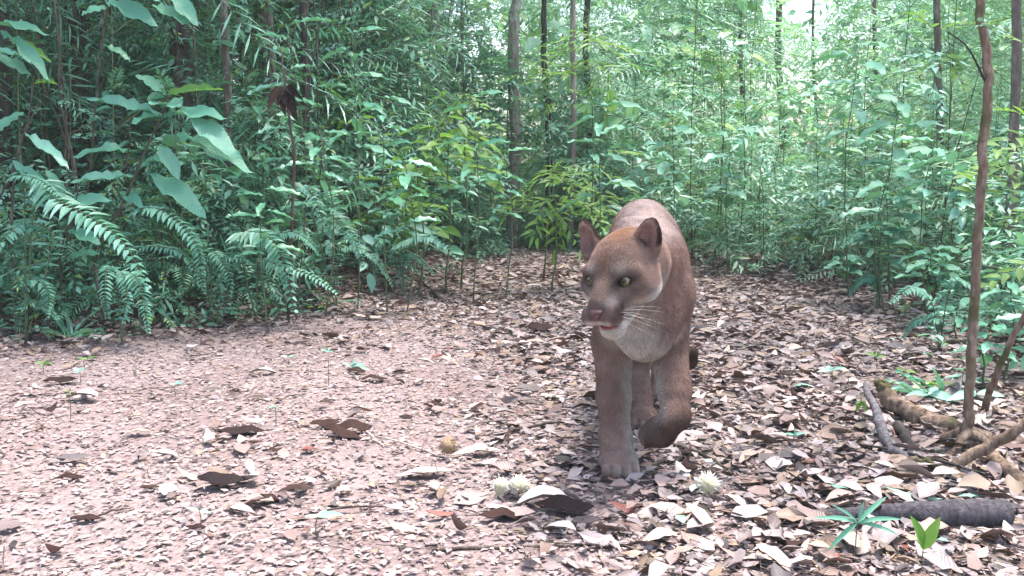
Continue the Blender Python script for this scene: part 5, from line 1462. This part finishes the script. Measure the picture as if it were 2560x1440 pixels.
    p2 = P + (fl * 0.98 + Nr * lift) * ln[:, None]
    pts = np.stack([P - Nr * 0.001, p1, p2], 1) - O
    cu = bpy.data.hair_curves.new('fur')
    cu.add_curves([3] * nh)
    cu.attributes['position'].data.foreach_set('vector', pts.astype(np.float32).ravel())
    ra = cu.attributes.get('radius') or cu.attributes.new('radius', 'FLOAT', 'POINT')
    ra.data.foreach_set('value', np.tile([0.00032, 0.00027, 0.00007], nh).astype(np.float32))
    ca = cu.attributes.new('fur_colour', 'FLOAT_COLOR', 'CURVE')
    br = RNG.uniform(0.52, 1.0, nh)[:, None]
    ca.data.foreach_set('color', np.c_[np.clip(Cc * br, 0, 0.95), np.ones(nh)].astype(np.float32).ravel())
    m2, N, L, B = new_mat('fur')
    a = N.new('ShaderNodeAttribute'); a.attribute_name = 'fur_colour'
    L.new(a.outputs['Color'], B.inputs['Base Color']); B.inputs['Roughness'].default_value = 0.85; B.inputs['Specular IOR Level'].default_value = 0.06
    cu.materials.append(m2)
    fur = link('fur', cu, root); tag(fur, kind='stuff')
    # ---- eyes
    eyem, N, L, B = new_mat('eye')
    tc = N.new('ShaderNodeTexCoord'); vl = N.new('ShaderNodeVectorMath'); vl.operation = 'LENGTH'
    mp = N.new('ShaderNodeMapping'); mp.inputs['Scale'].default_value = (1, 0, 1); L.new(tc.outputs['Object'], mp.inputs[0]); L.new(mp.outputs[0], vl.inputs[0])
    mu = N.new('ShaderNodeMath'); mu.operation = 'DIVIDE'; mu.inputs[1].default_value = 0.0135; L.new(vl.outputs['Value'], mu.inputs[0])
    r = ramp(N, [(0.0, (0.004, 0.004, 0.004)), (0.36, (0.004, 0.004, 0.004)), (0.46, (0.17, 0.14, 0.045)), (0.72, (0.11, 0.09, 0.04)), (0.80, (0.01, 0.008, 0.006)), (1.0, (0.01, 0.01, 0.01))])
    L.new(mu.outputs[0], r.inputs[0]); L.new(r.outputs[0], B.inputs['Base Color']); B.inputs['Roughness'].default_value = 0.08
    import bmesh
    bm = bmesh.new(); bmesh.ops.create_uvsphere(bm, u_segments=24, v_segments=16, radius=0.0135)
    for fc in bm.faces: fc.smooth = True
    em = bpy.data.meshes.new('eye'); bm.to_mesh(em); bm.free(); em.materials.append(eyem)
    RM = Matrix(HR.astype(float).tolist())
    for s in (-1, 1):
        o = link('eye', em, root)
        p = from_head((s * 0.0405, -0.0625, 0.0065)) - O
        # the gaze goes where the head points, turned a little outward
        o.matrix_local = Matrix.Translation(Vector(p.tolist())) @ RM.to_4x4() @ Matrix.Rotation(math.radians(s * 14 - 4), 4, 'Z') @ Matrix.Rotation(math.radians(-14), 4, 'X')
    # ---- nose leather
    ax = [np.arange(-0.03, 0.03, 0.0015), np.arange(-0.17, -0.11, 0.0015), np.arange(-0.07, -0.01, 0.0015)]
    G = np.stack(np.meshgrid(*ax, indexing='ij'), -1).astype(np.float32)
    d = ell(G, (0, -0.1440, -0.0345), (0.0165, 0.0125, 0.0085))
    d = smin(d, ell(G, (0, -0.146, -0.0435), (0.0085, 0.010, 0.011)), 0.008)
    for s in (-1, 1): d = smax(d, -ell(G, (s * 0.0095, -0.157, -0.039), (0.005, 0.006, 0.003), rotm(ry=s * 25)), 0.002)
    nv, nq = surface_nets(d, ax)
    nm = plain_material('nose_leather', (0.085, 0.032, 0.032), 0.5)
    nme = np_mesh('nose', (nv @ HR.T.astype(float)) + HC - O, nq, [nm]); link('nose', nme, root)
    # ---- tongue / lower lip inside the parted mouth
    ax = [np.arange(-0.03, 0.03, 0.0015), np.arange(-0.14, -0.07, 0.0015), np.arange(-0.10, -0.065, 0.0015)]
    G = np.stack(np.meshgrid(*ax, indexing='ij'), -1).astype(np.float32)
    d = ell(G, (0.0, -0.094, -0.0850), (0.019, 0.024, 0.0085))
    tv, tq = surface_nets(d, ax)
    tm = plain_material('tongue_flesh', (0.20, 0.03, 0.03), 0.35)
    link('tongue', np_mesh('tongue', (tv @ HR.T.astype(float)) + HC - O, tq, [tm]), root)
    # ---- whiskers, each of its own
    wm = plain_material('whisker_white', (0.5, 0.47, 0.43), 0.6)
    for s in (-1, 1):
        for i in range(7):
            r_, c_ = divmod(i, 3)
            b0 = np.array([s * (0.036 + 0.004 * c_), -0.118 + 0.010 * c_, -0.046 - 0.008 * r_])
            ln_ = random.uniform(0.06, 0.095)
            d0 = np.array([s * 0.9, -0.15 + 0.35 * random.random(), 0.18 - 0.28 * r_ + random.uniform(-.08, .08)]); d0 /= np.linalg.norm(d0)
            pp = [b0 + d0 * ln_ * t + np.array([0, 0.15, -0.28]) * ln_ * t * t for t in np.linspace(0, 1, 6)]
            pp = np.array(pp) @ HR.T.astype(float) + HC - O
            mb = MB(); mb.tube(pp, [0.00029, 0.0001], 4)
            link('whisker', mb.mesh('whisker', [wm]), root)
    root.location.z = -0.006
    return root
build_puma()
# ------------------------------------------------------------------ thin haze added to stand in for glare in the background
def haze(density):
    me = np_mesh('haze', [(-25, -4, -1.3), (25, -4, -1.3), (25, 40, -1.3), (-25, 40, -1.3), (-25, -4, 9.5), (25, -4, 9.5), (25, 40, 9.5), (-25, 40, 9.5)],
                 [(0, 3, 2, 1), (4, 5, 6, 7), (0, 1, 5, 4), (1, 2, 6, 5), (2, 3, 7, 6), (3, 0, 4, 7)], [], smooth=False)
    m = bpy.data.materials.new('haze_air'); m.use_nodes = True; N = m.node_tree.nodes; L = m.node_tree.links
    N.remove(N['Principled BSDF']); v = N.new('ShaderNodeVolumePrincipled'); v.inputs['Density'].default_value = density
    v.inputs['Color'].default_value = (0.86, 0.96, 0.92, 1); v.inputs['Anisotropy'].default_value = 0.3
    L.new(v.outputs[0], N['Material Output'].inputs['Volume'])
    me.materials.append(m); tag(link('haze', me), kind='stuff')
haze(0.003)
